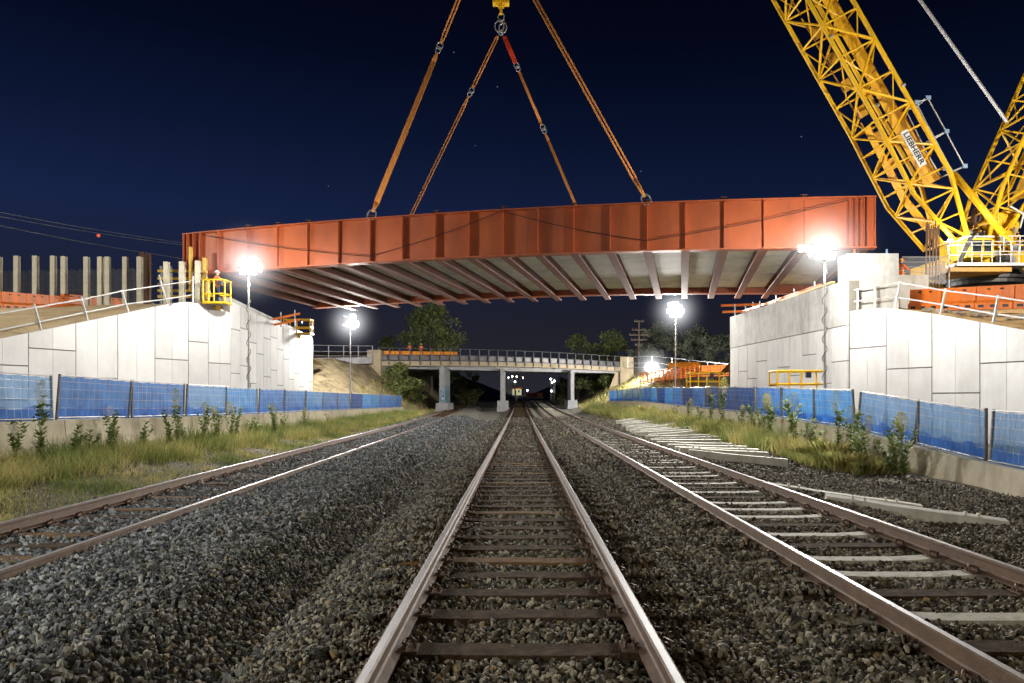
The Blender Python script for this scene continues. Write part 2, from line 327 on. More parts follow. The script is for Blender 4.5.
# ------------------------------------------------------------------ ballast stones (stuff, geometry nodes on a point mesh)
SP0 = [4.86, 5.66] + [5.66+.632*i for i in range(1, 400)]          # sleeper positions along the centre track
SPC = [2.2+i*.68 for i in range(320)]                              # others
def make_stones():
    pts = []; scl = []
    def zone(y0, y1, dens, s0, s1):
        A = 22.0*(y1-y0); n = int(A*dens)
        x = rng.uniform(-12.2, 9.8, n); y = rng.uniform(y0, y1, n)
        k = (np.abs(x-.0) < .80*y+.8); x, y = x[k], y[k]
        so = soilness(x, y) + rng.normal(0, .18, len(x))
        k = so < .55; x, y = x[k], y[k]
        s = rng.uniform(s0, s1, len(x))*np.where(rng.random(len(x)) < .12, 1.35, 1)
        # inside the tracks: keep rails clear, thin out over sleepers
        keep = np.ones(len(x), bool)
        for c in (0*y, cl(y), cr(y)):
            dx = np.abs(x-c)
            keep &= ~(np.abs(dx-.835) < .085)
        a0 = np.array(SP0[:70]); 
        i = np.clip(np.searchsorted(a0, y), 1, len(a0)-1); dy = np.minimum(np.abs(a0[i]-y), np.abs(a0[i-1]-y))
        onS = (dy < .13) & (np.abs(x) > .92) & (np.abs(x) < 1.35); keep &= ~((np.abs(x) < .76) & (dy < .135) & (rng.random(len(x)) < .92))
        a1 = np.array(SPC[:70]); i = np.clip(np.searchsorted(a1, y), 1, len(a1)-1); dy = np.minimum(np.abs(a1[i]-y), np.abs(a1[i-1]-y))
        keep &= ~((np.abs(x-cr(y)) < .76) & (dy < .15) & (rng.random(len(x)) < .985)); keep &= ~((np.abs(x-cr(y)) < 1.2) & (np.abs(x-cr(y)) > .9) & (dy < .135) & (rng.random(len(x)) < .25)); onR = (np.abs(x-cr(y)) > .9) & (np.abs(x-cr(y)) < 1.4) & (dy < .13)
        keep &= ~((np.abs(x-cl(y)+.2) < .95) & (dy < .12) & (rng.random(len(x)) < .8))
        x, y, s, onS, onR = x[keep], y[keep], s[keep], onS[keep], onR[keep]
        z = gz(x, y) + rng.uniform(-.02, .018, len(x)) + s*.1; z = np.where(onS & (rng.random(len(x)) < .75), .006, z); z = np.where(onR & (rng.random(len(x)) < .8), .022, z)
        pts.append(np.stack([x, y, z], -1)); scl.append(s)
    zone(2.2, 8, 1150, .020, .041); zone(8, 18, 640, .027, .046); zone(18, 34, 260, .038, .062); zone(34, 64, 60, .055, .085)
    pts = np.concatenate(pts); scl = np.concatenate(scl)
    me = bpy.data.meshes.new('ballast_stones'); me.from_pydata(pts.tolist(), [], [])
    a = me.attributes.new('ssize', 'FLOAT', 'POINT'); a.data.foreach_set('value', scl.astype(np.float32))
    o = bpy.data.objects.new('ballast_stones', me); C.objects.link(o)
    tag(o, 'grey crushed rock ballast around and between the railway tracks', 'ballast', kind='stuff')
    m, nt, b = nodemat('ballast_rock'); N = nt.nodes.new; L = nt.links.new
    oi = N('ShaderNodeObjectInfo'); r = N('ShaderNodeValToRGB'); r.color_ramp.interpolation = 'CONSTANT'
    cols = [(0,(.035,.036,.037)),(.16,(.085,.087,.088)),(.34,(.17,.172,.17)),(.5,(.065,.063,.056)),(.62,(.25,.255,.25)),(.76,(.13,.125,.10)),(.87,(.36,.36,.35)),(.97,(.27,.22,.14)),(.988,(.40,.39,.36))]
    r.color_ramp.elements[0].color = (*cols[0][1],1); r.color_ramp.elements[1].position = cols[-1][0]; r.color_ramp.elements[1].color = (*cols[-1][1],1)
    for p, c in cols[1:-1]: e = r.color_ramp.elements.new(p); e.color = (*c, 1)
    L(oi.outputs['Random'], r.inputs['Fac'])
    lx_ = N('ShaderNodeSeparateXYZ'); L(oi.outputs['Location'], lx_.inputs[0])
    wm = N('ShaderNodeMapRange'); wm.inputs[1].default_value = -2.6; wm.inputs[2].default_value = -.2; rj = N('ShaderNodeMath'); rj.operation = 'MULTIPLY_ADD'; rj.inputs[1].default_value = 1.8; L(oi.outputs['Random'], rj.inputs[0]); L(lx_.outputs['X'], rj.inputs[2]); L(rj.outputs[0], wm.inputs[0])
    tint = N('ShaderNodeMixRGB'); tint.inputs[1].default_value = (1.05,1.12,1.20,1); tint.inputs[2].default_value = (1.0,.90,.70,1); L(wm.outputs[0], tint.inputs[0])  # cool light at left, warmer at centre, painted into the stone colour
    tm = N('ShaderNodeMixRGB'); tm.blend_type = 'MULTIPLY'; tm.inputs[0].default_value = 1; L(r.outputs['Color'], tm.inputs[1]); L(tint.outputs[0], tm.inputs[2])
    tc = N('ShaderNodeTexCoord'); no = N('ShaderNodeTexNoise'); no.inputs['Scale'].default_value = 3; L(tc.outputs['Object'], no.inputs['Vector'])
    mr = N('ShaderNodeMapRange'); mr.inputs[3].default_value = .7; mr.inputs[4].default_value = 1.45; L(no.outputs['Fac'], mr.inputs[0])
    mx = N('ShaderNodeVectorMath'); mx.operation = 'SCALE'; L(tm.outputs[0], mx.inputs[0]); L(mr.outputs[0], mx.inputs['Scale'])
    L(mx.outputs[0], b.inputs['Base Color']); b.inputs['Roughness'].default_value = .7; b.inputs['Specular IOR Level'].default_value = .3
    ng = bpy.data.node_groups.new('stones', 'GeometryNodeTree')
    ng.interface.new_socket('Geometry', in_out='INPUT', socket_type='NodeSocketGeometry'); ng.interface.new_socket('Geometry', in_out='OUTPUT', socket_type='NodeSocketGeometry')
    n = ng.nodes.new; l = ng.links.new
    gi = n('NodeGroupInput'); go = n('NodeGroupOutput')
    g2i = n('GeometryNodeGeometryToInstance')
    for k, sc3 in enumerate([(1,.75,.6),(1.35,.65,.7),(.95,.9,.65),(1.55,.6,.5)]):
        ic = n('GeometryNodeMeshIcoSphere'); ic.inputs['Radius'].default_value = 1; ic.inputs['Subdivisions'].default_value = 1
        nz = n('ShaderNodeTexVoronoi'); nz.inputs['Scale'].default_value = .95
        pos = n('GeometryNodeInputPosition'); off = n('ShaderNodeVectorMath'); off.operation = 'ADD'; off.inputs[1].default_value = (k*7.3, k*2.1, k*4.7)
        l(pos.outputs[0], off.inputs[0]); l(off.outputs[0], nz.inputs['Vector'])
        ms = n('ShaderNodeMapRange'); ms.inputs[1].default_value = 0; ms.inputs[2].default_value = 1.0; ms.inputs[3].default_value = 1.25; ms.inputs[4].default_value = .62
        l(nz.outputs['Distance'], ms.inputs[0])
        vm = n('ShaderNodeVectorMath'); vm.operation = 'SCALE'; l(pos.outputs[0], vm.inputs[0]); l(ms.outputs[0], vm.inputs['Scale'])
        v2 = n('ShaderNodeVectorMath'); v2.operation = 'MULTIPLY'; v2.inputs[1].default_value = sc3; l(vm.outputs[0], v2.inputs[0])
        # flatten facets: clamp coordinates
        v3 = n('ShaderNodeVectorMath'); v3.operation = 'MINIMUM'; v3.inputs[1].default_value = (1.0,.50,.38); l(v2.outputs[0], v3.inputs[0])
        v4 = n('ShaderNodeVectorMath'); v4.operation = 'MAXIMUM'; v4.inputs[1].default_value = (-1.0,-.52,-.40); l(v3.outputs[0], v4.inputs[0])
        sp = n('GeometryNodeSetPosition'); l(ic.outputs['Mesh'], sp.inputs['Geometry']); l(v4.outputs[0], sp.inputs['Position'])
        ssn = n('GeometryNodeSetShadeSmooth'); ssn.inputs['Shade Smooth'].default_value = False; l(sp.outputs[0], ssn.inputs[0])
        sm = n('GeometryNodeSetMaterial'); sm.inputs['Material'].default_value = m; l(ssn.outputs[0], sm.inputs[0])
        l(sm.outputs[0], g2i.inputs[0])
    iop = n('GeometryNodeInstanceOnPoints'); l(gi.outputs[0], iop.inputs['Points']); l(g2i.outputs[0], iop.inputs['Instance']); iop.inputs['Pick Instance'].default_value = True
    ri = n('FunctionNodeRandomValue'); ri.data_type = 'INT'; ri.inputs[4].default_value = 0; ri.inputs[5].default_value = 3; l(ri.outputs[2], iop.inputs['Instance Index'])
    rv = n('FunctionNodeRandomValue'); rv.data_type = 'FLOAT_VECTOR'; rv.inputs[0].default_value = (-1.5,-1.5,-3.14); rv.inputs[1].default_value = (1.5,1.5,3.14); rv.inputs['Seed'].default_value = 3; l(rv.outputs[0], iop.inputs['Rotation'])
    na = n('GeometryNodeInputNamedAttribute'); na.data_type = 'FLOAT'; na.inputs[0].default_value = 'ssize'; l(na.outputs[0], iop.inputs['Scale'])
    l(iop.outputs[0], go.inputs[0])
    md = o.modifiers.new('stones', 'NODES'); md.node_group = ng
    return len(pts)
print('stones', make_stones())

# ------------------------------------------------------------------ tracks
RP = [(-.07,0),(.07,0),(.07,.012),(.02,.03),(.011,.045),(.011,.115),(.035,.128),(.035,.150),(.023,.16),(-.023,.16),(-.035,.150),(-.035,.128),(-.011,.115),(-.011,.045),(-.02,.03),(-.07,.012)]
def rail(name, parent, fx):
    ysr = list(np.arange(1.5, 40, 1.0)) + list(np.arange(40, 110, 3.0)) + list(np.arange(110, 260, 8.0))
    vs = []; n = len(RP)
    for y in ysr:
        x = fx(y); z = float(rise(y)) + .0
        for (a, b) in RP: vs.append((x+a, y, z+b))
    mb = MB(); fs = []; mi = []
    for i in range(len(ysr)-1):
        for j in range(n):
            fs.append((i*n+j, i*n+(j+1)%n, (i+1)*n+(j+1)%n, (i+1)*n+j)); mi.append(1 if j in (8,) else 0)
    mb.v = vs; mb.f = fs; mb.m = mi
    o = mb.build(name, [M['rust'], M['railtop']], parent)
    return o
def fastening_mesh():
    mb = MB()
    mb.box(-.17, .17, -.085, .085, 0, .014)
    mb.box(-.095,-.072,-.05,.05,.014,.05); mb.box(.072,.095,-.05,.05,.014,.05)
    for sx in (-1, 1):
        pts = [V(sx*.15,-.03,.02), V(sx*.145,.0,.055), V(sx*.115,.045,.062), V(sx*.08,.03,.055), V(sx*.07,-.03,.05), V(sx*.10,-.055,.045)]
        mb.path(pts, .011, 5)
        mb.tube((sx*.135,.055,.014),(sx*.135,.055,.032),.014,6)
    o = mb.build('tie_plate', M['tie'], origin=(0,0,0)); me = o.data; bpy.data.objects.remove(o); return me
FM = None
def sleeper_mesh(w, concrete, seed):
    rs = random.Random(seed); mb = MB(); L2 = 1.32
    xs_ = [-L2, -.95, -.7, -.35, 0, .35, .7, .95, L2]
    rows = []
    for i, x in enumerate(xs_):
        h = (0 if concrete and abs(x) > .6 else (-.018 if concrete else rs.uniform(-.008, .003)))
        w2 = w/2*(1 if concrete else rs.uniform(.93, 1.04)); dy = 0 if concrete else rs.uniform(-.008, .008)
        b = .86 if concrete else .98
        rows.append([(x, -w2+dy, -.16), (x, -w2*b+dy, h), (x, w2*b+dy, h), (x, w2+dy, -.16)])
    mb.grid(rows); n = len(xs_)-1
    mb.add(rows[0], [(0,1,2,3)]); mb.add(rows[-1], [(3,2,1,0)])
    o = mb.build('sleeper', M['sleeper_c'] if concrete else M['timber'], origin=(0,0,0)); me = o.data; bpy.data.objects.remove(o); return me
def build_track(label, fx, pos, kindf, plates_to=26):
    global FM
    t = thing('railway_track', label, 'railway track', (fx(4.0), 4.0, 0), 'parallel railway tracks')
    rail('rail', t, lambda y: fx(y)-.835); rail('rail', t, lambda y: fx(y)+.835)
    FM = FM or fastening_mesh()
    protos = {}
    for k in range(4):
        protos[('t', k)] = sleeper_mesh(.235, False, k)
        me = sleeper_mesh(.235, False, k+9); me.materials.clear(); me.materials.append(M['timber_b']); protos[('b', k)] = me
    protos[('c', 0)] = sleeper_mesh(.235, True, 0)
    far = MB()
    near = [y for y in pos if y < 230]
    for i, y in enumerate(near):
        k = kindf(i)
        if i < 100:
            me = protos[('c', 0)] if k == 'c' else protos[(k, i % 4)]
            o = bpy.data.objects.new('sleeper', me); C.objects.link(o); o.parent = t
            dz = float(rise(y)) + (.012 if k == 'c' else 0)
            o.location = V(fx(y)+random.uniform(-.03,.03), y, dz)-W[t.name]; o.rotation_euler = (0, 0, random.uniform(-.008, .008))
            if y < plates_to:
                for sx in (-.835, .835):
                    p = bpy.data.objects.new('tie_plate', FM); C.objects.link(p); p.parent = o
                    p.location = (sx-(o.location.x+W[t.name].x-fx(y)), 0, -.004)
        else:
            z = float(rise(y)); far.box(fx(y)-1.3, fx(y)+1.3, y-.11, y+.11, z-.15, z)
    if far.v:
        o = far.build('distant_sleepers', M['timber'] if kindf(0) != 'c' else M['sleeper_c'], t); tag(o, kind='stuff')
    return t
brown = {3, 8, 14, 17, 20, 21, 27, 33}
build_track('middle track of bright-topped rails on dark timber sleepers running straight ahead', lambda y: 0.0, SP0, lambda i: 'b' if i-1 in brown else 't')
pat = 'ctcctctcctctccctct'
build_track('right track with pale concrete sleepers among dark timber ones', lambda y: float(cr(y)), SPC, lambda i: 'c' if pat[i % len(pat)] == 'c' else 't')
build_track('left track curving away beside the weeds, its sleepers half buried in ballast', lambda y: float(cl(y)), SPC, lambda i: ['b','t','t','b','t'][i % 5])

# loose concrete sleepers lying in a row beside the right track
ls_px = [(627,416,0),(637,419,0),(648,422,1),(662,427,1),(672,431,0),(684,437,1),(700,441,0),(712,448,1),(729,454,0),(618,413,1),(610,410,0)]
ls = []
for i, (px, py, k) in enumerate(sorted(ls_px, key=lambda t: -t[1])):
    Yv = (CAMZ-.0)*740/(py-399); ls.append((Yv, (px-520)/740*Yv, random.uniform(-.30, .12)))
def loose_proto():
    mb = MB(); xs_ = [-1.3,-1.0,-.7,-.4,0,.4,.7,1.0,1.3]; rows = []
    for x in xs_:
        h = .20 if abs(x) > .5 else .19
        rows.append([(x,-.13,0),(x,-.105,h),(x,.105,h),(x,.13,0)])
    mb.grid(rows); mb.add(rows[0], [(0,1,2,3)]); mb.add(rows[-1], [(3,2,1,0)]); mb.add([r[0] for r in (rows[0],rows[-1])]+[r[3] for r in (rows[-1],rows[0])], [(0,1,2,3)])
    for s in (-.9,-.72,.72,.9): mb.box(s-.02,s+.02,-.03,.03,.199,.245)
    return mb.build('loose_sleeper', M['sleeper_l'])
lp = loose_proto(); k = 0
lay = [(11.7,6.2,-.28),(13.3,5.75,-.30)] + [(20.5+i*1.45+random.uniform(-.3,.3), 6.0+.085*i+random.uniform(-.2,.2), random.uniform(-.22,.12)) for i in range(20)]
for i, (yy, xx, rz) in enumerate(lay):
    o = lp if i == 0 else lp.copy()
    if i: C.objects.link(o)
    zc = max(g1(xx-.9, yy), g1(xx, yy), g1(xx+.9, yy))-.02
    sl = math.atan2(g1(xx+1.1, yy)-g1(xx-1.1, yy), 2.2)
    o.location = (xx, yy, (g1(xx-1.1, yy)+g1(xx+1.1,yy))/2+(-.085,-.08)[i] if i < 2 else zc); o.rotation_euler = (random.uniform(.02,.14), -sl, rz)
    tag(o, f'loose pale concrete sleeper lying beside the right track, {ORD[i]}' + (' one' if i == 0 else ' from the camera'), 'railway sleeper', 'loose sleepers beside the right track')

# ------------------------------------------------------------------ concrete barriers with blue mesh fence panels
def barrier_proto(L_):
    mb = MB(); pr = [(-.30,0),(.30,0),(.30,.08),(.17,.30),(.11,.85),(-.11,.85),(-.17,.30),(-.30,.08)]
    mb.prism([(-L_/2+.015, a, b) for a, b in pr], (L_-.03, 0, 0))
    mb2 = MB()
    o = mb.build('concrete_barrier', M['conc_cream'], origin=(0,0,0)); return o
def fence_proto(L_, cm, seed):
    t = thing('fence_panel', 'x', 'fence panel'); rs = random.Random(seed); w = L_/2-.085; H = 1.16
    for sx in (-w, w):
        mb = MB(); mb.tube((sx, -.15, -.40), (sx, -.13, H+.03), .036, 8); mb.box(sx-.045, sx+.045, -.17, -.11, -.36, -.20); mb.build('post', M['greypost'], t)
    mb = MB(); mb.tube((-w,-.10,H),(w,-.10,H),.018,6); mb.tube((-w,-.10,.05),(w,-.10,.05),.018,6)
    mb.build('rail', M['steel'], t)
    mb = MB()
    for i in range(1, 14): mb.tube((-w+2*w*i/14, -.075, .05), (-w+2*w*i/14, -.075, H), .003, 4)
    for z in (.3,.55,.8,1.0): mb.tube((-w,-.075,z),(w,-.075,z),.004,4)
    mb.build('wire_mesh', M['steel'], t)
    nx, nz = 26, 9; rows = []
    sag = [rs.uniform(0,.05) for _ in range(4)]
    for j in range(nz+1):
        r = []
        for i in range(nx+1):
            u = i/nx; v = j/nz
            x = -w+.03+(2*w-.06)*u; z = .01+(H-.02)*v
            if j == nz: z -= abs(math.sin(u*PI*5+seed))*.025+.01
            y = -.128-.03*math.sin(u*PI*9+seed)*math.sin(v*PI)*.5-.012*rs.random()
            r.append((x, y, z))
        rows.append(r)
    mb = MB(); mb.grid(rows); mb.build('blue_mesh_cloth', M[cm], t, smooth=True, fix=False)
    # folded second layer along the lower edge
    rows = []
    for j in range(3):
        rows.append([(-w+.03+(2*w-.06)*i/nx, -.150-.01*rs.random(), .0+(.30+.05*math.sin(i*.7+seed)+.03*rs.random())*j/2) for i in range(nx+1)])
    mb = MB(); mb.grid(rows); mb.build('folded_cloth_hem', M['cloth_a'], t, smooth=True, fix=False)
    return t
def fence_row(pts, L_, side, mats_seq, face):
    bp = None; fps = {}
    for i in range(len(pts)-1):
        a, b = Vector(pts[i]), Vector(pts[i+1]); c = (a+b)/2; d = b-a
        yaw = math.atan2(d.y, d.x) + (PI if face < 0 else 0)
        pitch = -math.atan2(d.z, math.hypot(d.x, d.y))*(1 if face > 0 else -1)
        if bp is None: bp = barrier_proto(L_); o = bp
        else: o = bp.copy(); C.objects.link(o)
        o.location = c; o.rotation_euler = (0, pitch, yaw); o.scale = (d.length/L_, 1, 1)
        n = 'nearest one' if i == 0 else ORD[i]+' from the camera'
        tag(o, f'cream concrete barrier block in the {side} row, {n}', 'concrete barrier', f'concrete barriers along the {side} side')
        cm = mats_seq[i % len(mats_seq)]
        if cm not in fps: fps[cm] = fence_proto(L_, cm, len(fps)*3+1); t = fps[cm]
        else: t = copy_tree(fps[cm])
        tilt = random.uniform(-.06, .06)
        t.location = c+V(0,0,.852); t.rotation_euler = (tilt, pitch+random.uniform(-.012,.012), yaw); t.scale = (d.length/L_, 1, 1)
        look = {'cloth_a':'blue','cloth_b':'see-through pale blue','cloth_c':'dark blue','cloth_e':'bright blue'}[cm]
        tag(t, f'{look} mesh fence panel on the {side} barrier row, {n}', 'fence panel', f'blue mesh fence panels along the {side} side')
lp_ = []
y = 19.3-3.75*3
while y < 77:
    lp_.append((-12.0, y, float(np.interp(y, [0,17,30,44,75], [.30,.27,.12,.07,-.03])))); y += 3.75
fence_row(lp_, 3.75, 'left', ['cloth_a','cloth_a','cloth_b','cloth_a','cloth_a','cloth_b','cloth_e','cloth_a','cloth_a','cloth_e','cloth_a','cloth_a','cloth_c','cloth_e','cloth_e','cloth_a','cloth_a'], -1)
rp_ = []
y = 7.4
while y < 86:
    x = float(np.interp(y, [7,14.6,17.6,22.4,31,64,86], [9.75,10.0,10.5,10.15,10.0,10.4,9.9]))
    rp_.append((x, y, float(np.interp(y, [7,14.6,17.6,19.7,22.4,31,64,86], [-.85,-.66,-.57,-.41,-.12,.13,.6,.55])))); y += 3.05
fence_row(rp_, 3.05, 'right', ['cloth_a','cloth_b','cloth_b','cloth_b','cloth_b','cloth_e','cloth_e','cloth_a','cloth_c','cloth_c','cloth_c','cloth_a','cloth_c','cloth_a','cloth_e','cloth_c','cloth_e'], 1)

# ------------------------------------------------------------------ abutments and wing walls of precast panels
def panel_wall(name, label, p0, d, n, cols, ztop, zbot, joints, th=.18, band=None, sub=True, copingm=None):
    """p0 start (x,y); d unit direction; n outward normal; cols list of column edges; joints(i)->list of z"""
    t = thing(name, label, 'retaining wall', (p0[0], p0[1], zbot))
    mb = MB(); bk = MB()
    d3 = V(d[0], d[1], 0); n3 = V(n[0], n[1], 0); o = V(p0[0], p0[1], 0)
    def pt(s, z, off=0): return o+d3*s+n3*off+V(0,0,z)
    for i in range(len(cols)-1):
        s0, s1 = cols[i], cols[i+1]
        zs = [zbot]+[z for z in joints(i) if z < min(ztop(s0), ztop(s1))-.25]+[None]
        if band is not None: zs = [z for z in zs if z is None or z < band-.3]
        for k in range(len(zs)-1):
            z0 = zs[k]; z1 = zs[k+1]
            subs = 2 if sub and (s1-s0) > 1.5 else 1
            for q in range(subs):
                a = s0+(s1-s0)*q/subs+(.018 if q == 0 else .006); b = s0+(s1-s0)*(q+1)/subs-(.024 if q == subs-1 else .007)
                za0 = z0+.024
                if z1 is None:
                    lim = (lambda s: ztop(s)) if band is None else (lambda s: band-.02)
                    pts = [pt(a, za0), pt(b, za0), pt(b, lim(b)), pt((a+b)/2, lim((a+b)/2)), pt(a, lim(a))]
                else: pts = [pt(a, za0), pt(b, za0), pt(b, z1-.024), pt(a, z1-.024)]
                mb.prism(pts, n3*(-th))
    mb.build('facing_panels', M['conc'], t)
    N_ = 24; S0, S1 = cols[0], cols[-1]
    top = [pt(S0+(S1-S0)*i/N_, ztop(S0+(S1-S0)*i/N_)-.03, -.07) for i in range(N_+1)]
    for i in range(N_):
        a, b = top[i], top[i+1]; off = n3*(-.5)
        bk.hexa([V(a.x,a.y,zbot), V(b.x,b.y,zbot), V(b.x,b.y,zbot)+off, V(a.x,a.y,zbot)+off, a, b, b+off, a+off])
    bk.build('backing_slab', M['conc_back'], t)
    if band is not None:
        mb = MB(); q = 6; 
        for i in range(q):
            a = S0+(S1-S0)*i/q+.004; b = S0+(S1-S0)*(i+1)/q-.004
            mb.prism([pt(a, band+.02, .012), pt(b, band+.02, .012), pt(b, ztop(b), .012), pt(a, ztop(a), .012)], n3*(-.7))
        mb.build('upper_beam', M['conc_cast'], t)
    return t
def unit(x, y): l = math.hypot(x, y); return (x/l, y/l)
# left abutment face
LA0 = (-16.2, 41.5); LA1 = (-17.35, 62.0); ld = unit(LA1[0]-LA0[0], LA1[1]-LA0[1]); LL = math.dist(LA0, LA1)
zlt = lambda s: 7.1-.5*s/LL
panel_wall('left_abutment', 'white panelled abutment wall left of the tracks, receding under the steel span', LA0, ld, (ld[1], -ld[0]), [LL*i/13 for i in range(14)], zlt, -.3, lambda i: [[3.1,5.6],[1.9,4.5],[2.6,5.1],[3.6,5.8]][i*3 % 4] if i*3 % 4 != 1 else [4.5], sub=False).name = 'abutment_wall'
RA0 = (15.0, 33.9); RA1 = (14.06, 49.5); rd = unit(RA1[0]-RA0[0], RA1[1]-RA0[1]); RL = math.dist(RA0, RA1)
panel_wall('abutment_wall', 'grey abutment wall right of the tracks with a plain upper beam and panels below', RA0, rd, (-rd[1], rd[0]), [RL*i/10 for i in range(11)], lambda s: 7.11, -.3, lambda i: [[3.4],[2.4],[3.9],[2.9]][i % 4], band=5.03, sub=True)
# wing walls
lw = unit(-.37, -1)
wt_l = lambda s: float(np.interp(s/1.066, [-.4,0,.8,1.9,3.07,4.6,6.84,12.1,20], [6.25,6.45,6.62,6.72,6.70,6.3,5.6,4.02,2.9]))
LW0 = (LA0[0]-.02, LA0[1]-.0)
panel_wall('wing_wall', 'bright white panelled wing wall left, its top rising to a rounded hump', LW0, lw, (-lw[1], lw[0]), [0,1.7,3.1]+[3.1+2.15*i for i in range(1,8)], wt_l, -.3, lambda i: [[3.6],[4.66],[3.65],[2.0],[2.6],[3.75],[1.6,3.0],[2.6],[2.2]][i % 9])
rw = unit(.35, -1)
wt_r = lambda s: float(np.interp(s/1.059, [-.3,.1,1.0,2.09,4.2,6.25,7.85,16], [5.62,5.66,5.63,5.55,5.05,4.48,4.03,2.6]))
RW0 = (15.08, 33.85)
panel_wall('wing_wall', 'bright white panelled wing wall right, its top sloping down toward the camera', RW0, rw, (rw[1], -rw[0]), [0,2.1,4.4,6.5,8.6,10.8,13.0,15.2], wt_r, -.6, lambda i: [[3.93],[2.92],[1.87],[2.97],[1.9],[2.4],[2.4]][i % 7])
# tall end block on the right abutment
t = thing('bridge_end_block', 'tall plain grey concrete block standing at the near end of the right abutment', 'concrete block', (16.2, 34.4, 5.4))
mb = MB(); mb.box(15.03, 17.4, 34.0, 35.0, 5.4, 8.33); mb.build('block', M['conc_cast'], t)
mb = MB(); mb.box(15.05, 15.9, 35.0, 49.0, 6.2, 7.0); mb.build('bearing_shelf', M['conc_cast'], t)
for xx in (15.6, 17.1):
    mb = MB(); mb.tube((xx, 34.5, 8.33), (xx, 34.5, 8.62), .05, 6); mb.build('cap_pin', M['orange'] if xx < 16 else M['bluetube'], t)
mb = MB(); mb.box(17.55, 20.1, 36.4, 36.9, 5.0, 7.75); tag(mb.build('back_wall', M['conc_cast']), 'low grey concrete wall behind the right end block', 'concrete wall')
# parapet strip over left abutment
mb = MB(); o_ = V(LA0[0], LA0[1], 0); dd = V(ld[0], ld[1], 0)
for i in range(5):
    a = o_+dd*(LL*i/5+.01); b = o_+dd*(LL*(i+1)/5-.01); off = V(-.7, 0, 0); za, zb = zlt(LL*i/5), zlt(LL*(i+1)/5)
    mb.hexa([a+V(-.05,0,za-.02), b+V(-.05,0,zb-.02), b+off+V(0,0,zb-.02), a+off+V(0,0,za-.02), a+V(-.05,0,za+.25), b+V(-.05,0,zb+.25), b+off+V(0,0,zb+.25), a+off+V(0,0,za+.25)])
tag(mb.build('abutment_kerb', M['conc_cast']), 'low grey concrete kerb along the top of the left abutment wall', 'kerb')

# embankment earth behind the wing walls
def embank(name, p0, d, nb, ztop, S1, offs, m, drop=.06):
    rows = []
    for off, zf in offs:
        r = []
        for i in range(41):
            s = S1*i/40
            x = p0[0]+d[0]*s+nb[0]*off; y = p0[1]+d[1]*s+nb[1]*off
            z = ztop(s)-drop if zf is None else zf(s)
            r.append((x, y, z+(0 if zf is None else hn(x, y, 1.7)*.10+hn(x, y, 5.)*.04)))
        rows.append(r)
    mb = MB(); mb.grid(rows); o = mb.build(name, m, smooth=True, fix=True); tag(o, kind='structure'); return o
lvl_l = lambda s: float(np.interp(s, [0,4,8,12,16,22], [6.7,6.6,6.0,5.35,4.85,4.3]))
embank('embankment_left', (LW0[0], LW0[1]), lw, (-.938, .347), wt_l, 18.0, [(.5,None),(1.4,lambda s: (wt_l(s)*.6+lvl_l(s)*.4)),(3.5,lambda s: (wt_l(s)*.35+lvl_l(s)*.65)),(6,lvl_l),(9,lambda s: lvl_l(s)+.08),(14,lambda s: min(6.5, lvl_l(s)+.35)),(24,lambda s: 6.1),(60,lambda s: 6.6)], M['dirt'])
mb = MB(); mb.grid([[(-16.9,41.5,6.6),(-17.9,52,6.5),(-18.1,62,6.35),(-18.5,66,5.3),(-19,72,4.8)],[(-24,43.5,6.6),(-24,54,6.9),(-24,62,6.6),(-24,66,6.2),(-24,76,6)],[(-70,60,7.0),(-70,66,7),(-70,72,6.8),(-70,76,6.8),(-70,90,6.6)]]); tag(mb.build('fill_left', M['dirt']), kind='structure')
lvl_r = lambda s: float(np.interp(s, [0,4,8,16], [5.8,5.2,4.8,4.2]))
embank('embankment_right', (RW0[0], RW0[1]), rw, (.944, .33), wt_r, 14.5, [(.5,None),(1.2,lambda s: wt_r(s)*.7+lvl_r(s)*.3),(2.4,lambda s: wt_r(s)*.3+lvl_r(s)*.7),(3.6,lvl_r),(6,lambda s: lvl_r(s)+.1),(12,lambda s: lvl_r(s)+.5),(60,lambda s: 6.3)], M['dirt2'])
mb = MB(); mb.grid([[(15.6,34.2,6.0),(15.3,41,6.1),(14.8,49.4,6.1),(16,56,4.6),(17,64,3.6)],[(22,38,6.1),(22,44,6.2),(22,52,6.2),(22,60,5.6),(22,70,5)],[(80,50,6.2),(80,58,6.3),(80,66,6.3),(80,76,6.2),(80,90,6.0)]]); tag(mb.build('fill_right', M['dirt2']), kind='structure')
# rubble on the right embankment
rp = []
for i in range(46):
    s = random.uniform(2, 13); off = random.uniform(.8, 3.2); x = RW0[0]+rw[0]*s+.944*off; y = RW0[1]+rw[1]*s+.33*off
    k_ = (off-.5)/3.1; z = wt_r(s)*(1-k_)+lvl_r(s)*k_
    rp.append((x, y, z, random.uniform(.06,.2)))
mb = MB()
for x, y, z, r in rp:
    o0 = len(mb.v); mb.ball((x, y, z+r*.2), r, 7, 4, .7)
    for j in range(o0, len(mb.v)):
        v = mb.v[j]; mb.v[j] = (v[0]+random.uniform(-.3,.3)*r, v[1]+random.uniform(-.3,.3)*r, v[2]+random.uniform(-.3,.3)*r)
tag(mb.build('loose_rubble', M['rock']), 'broken rock and clods on the ochre slope above the right wing wall', 'rubble', kind='stuff')

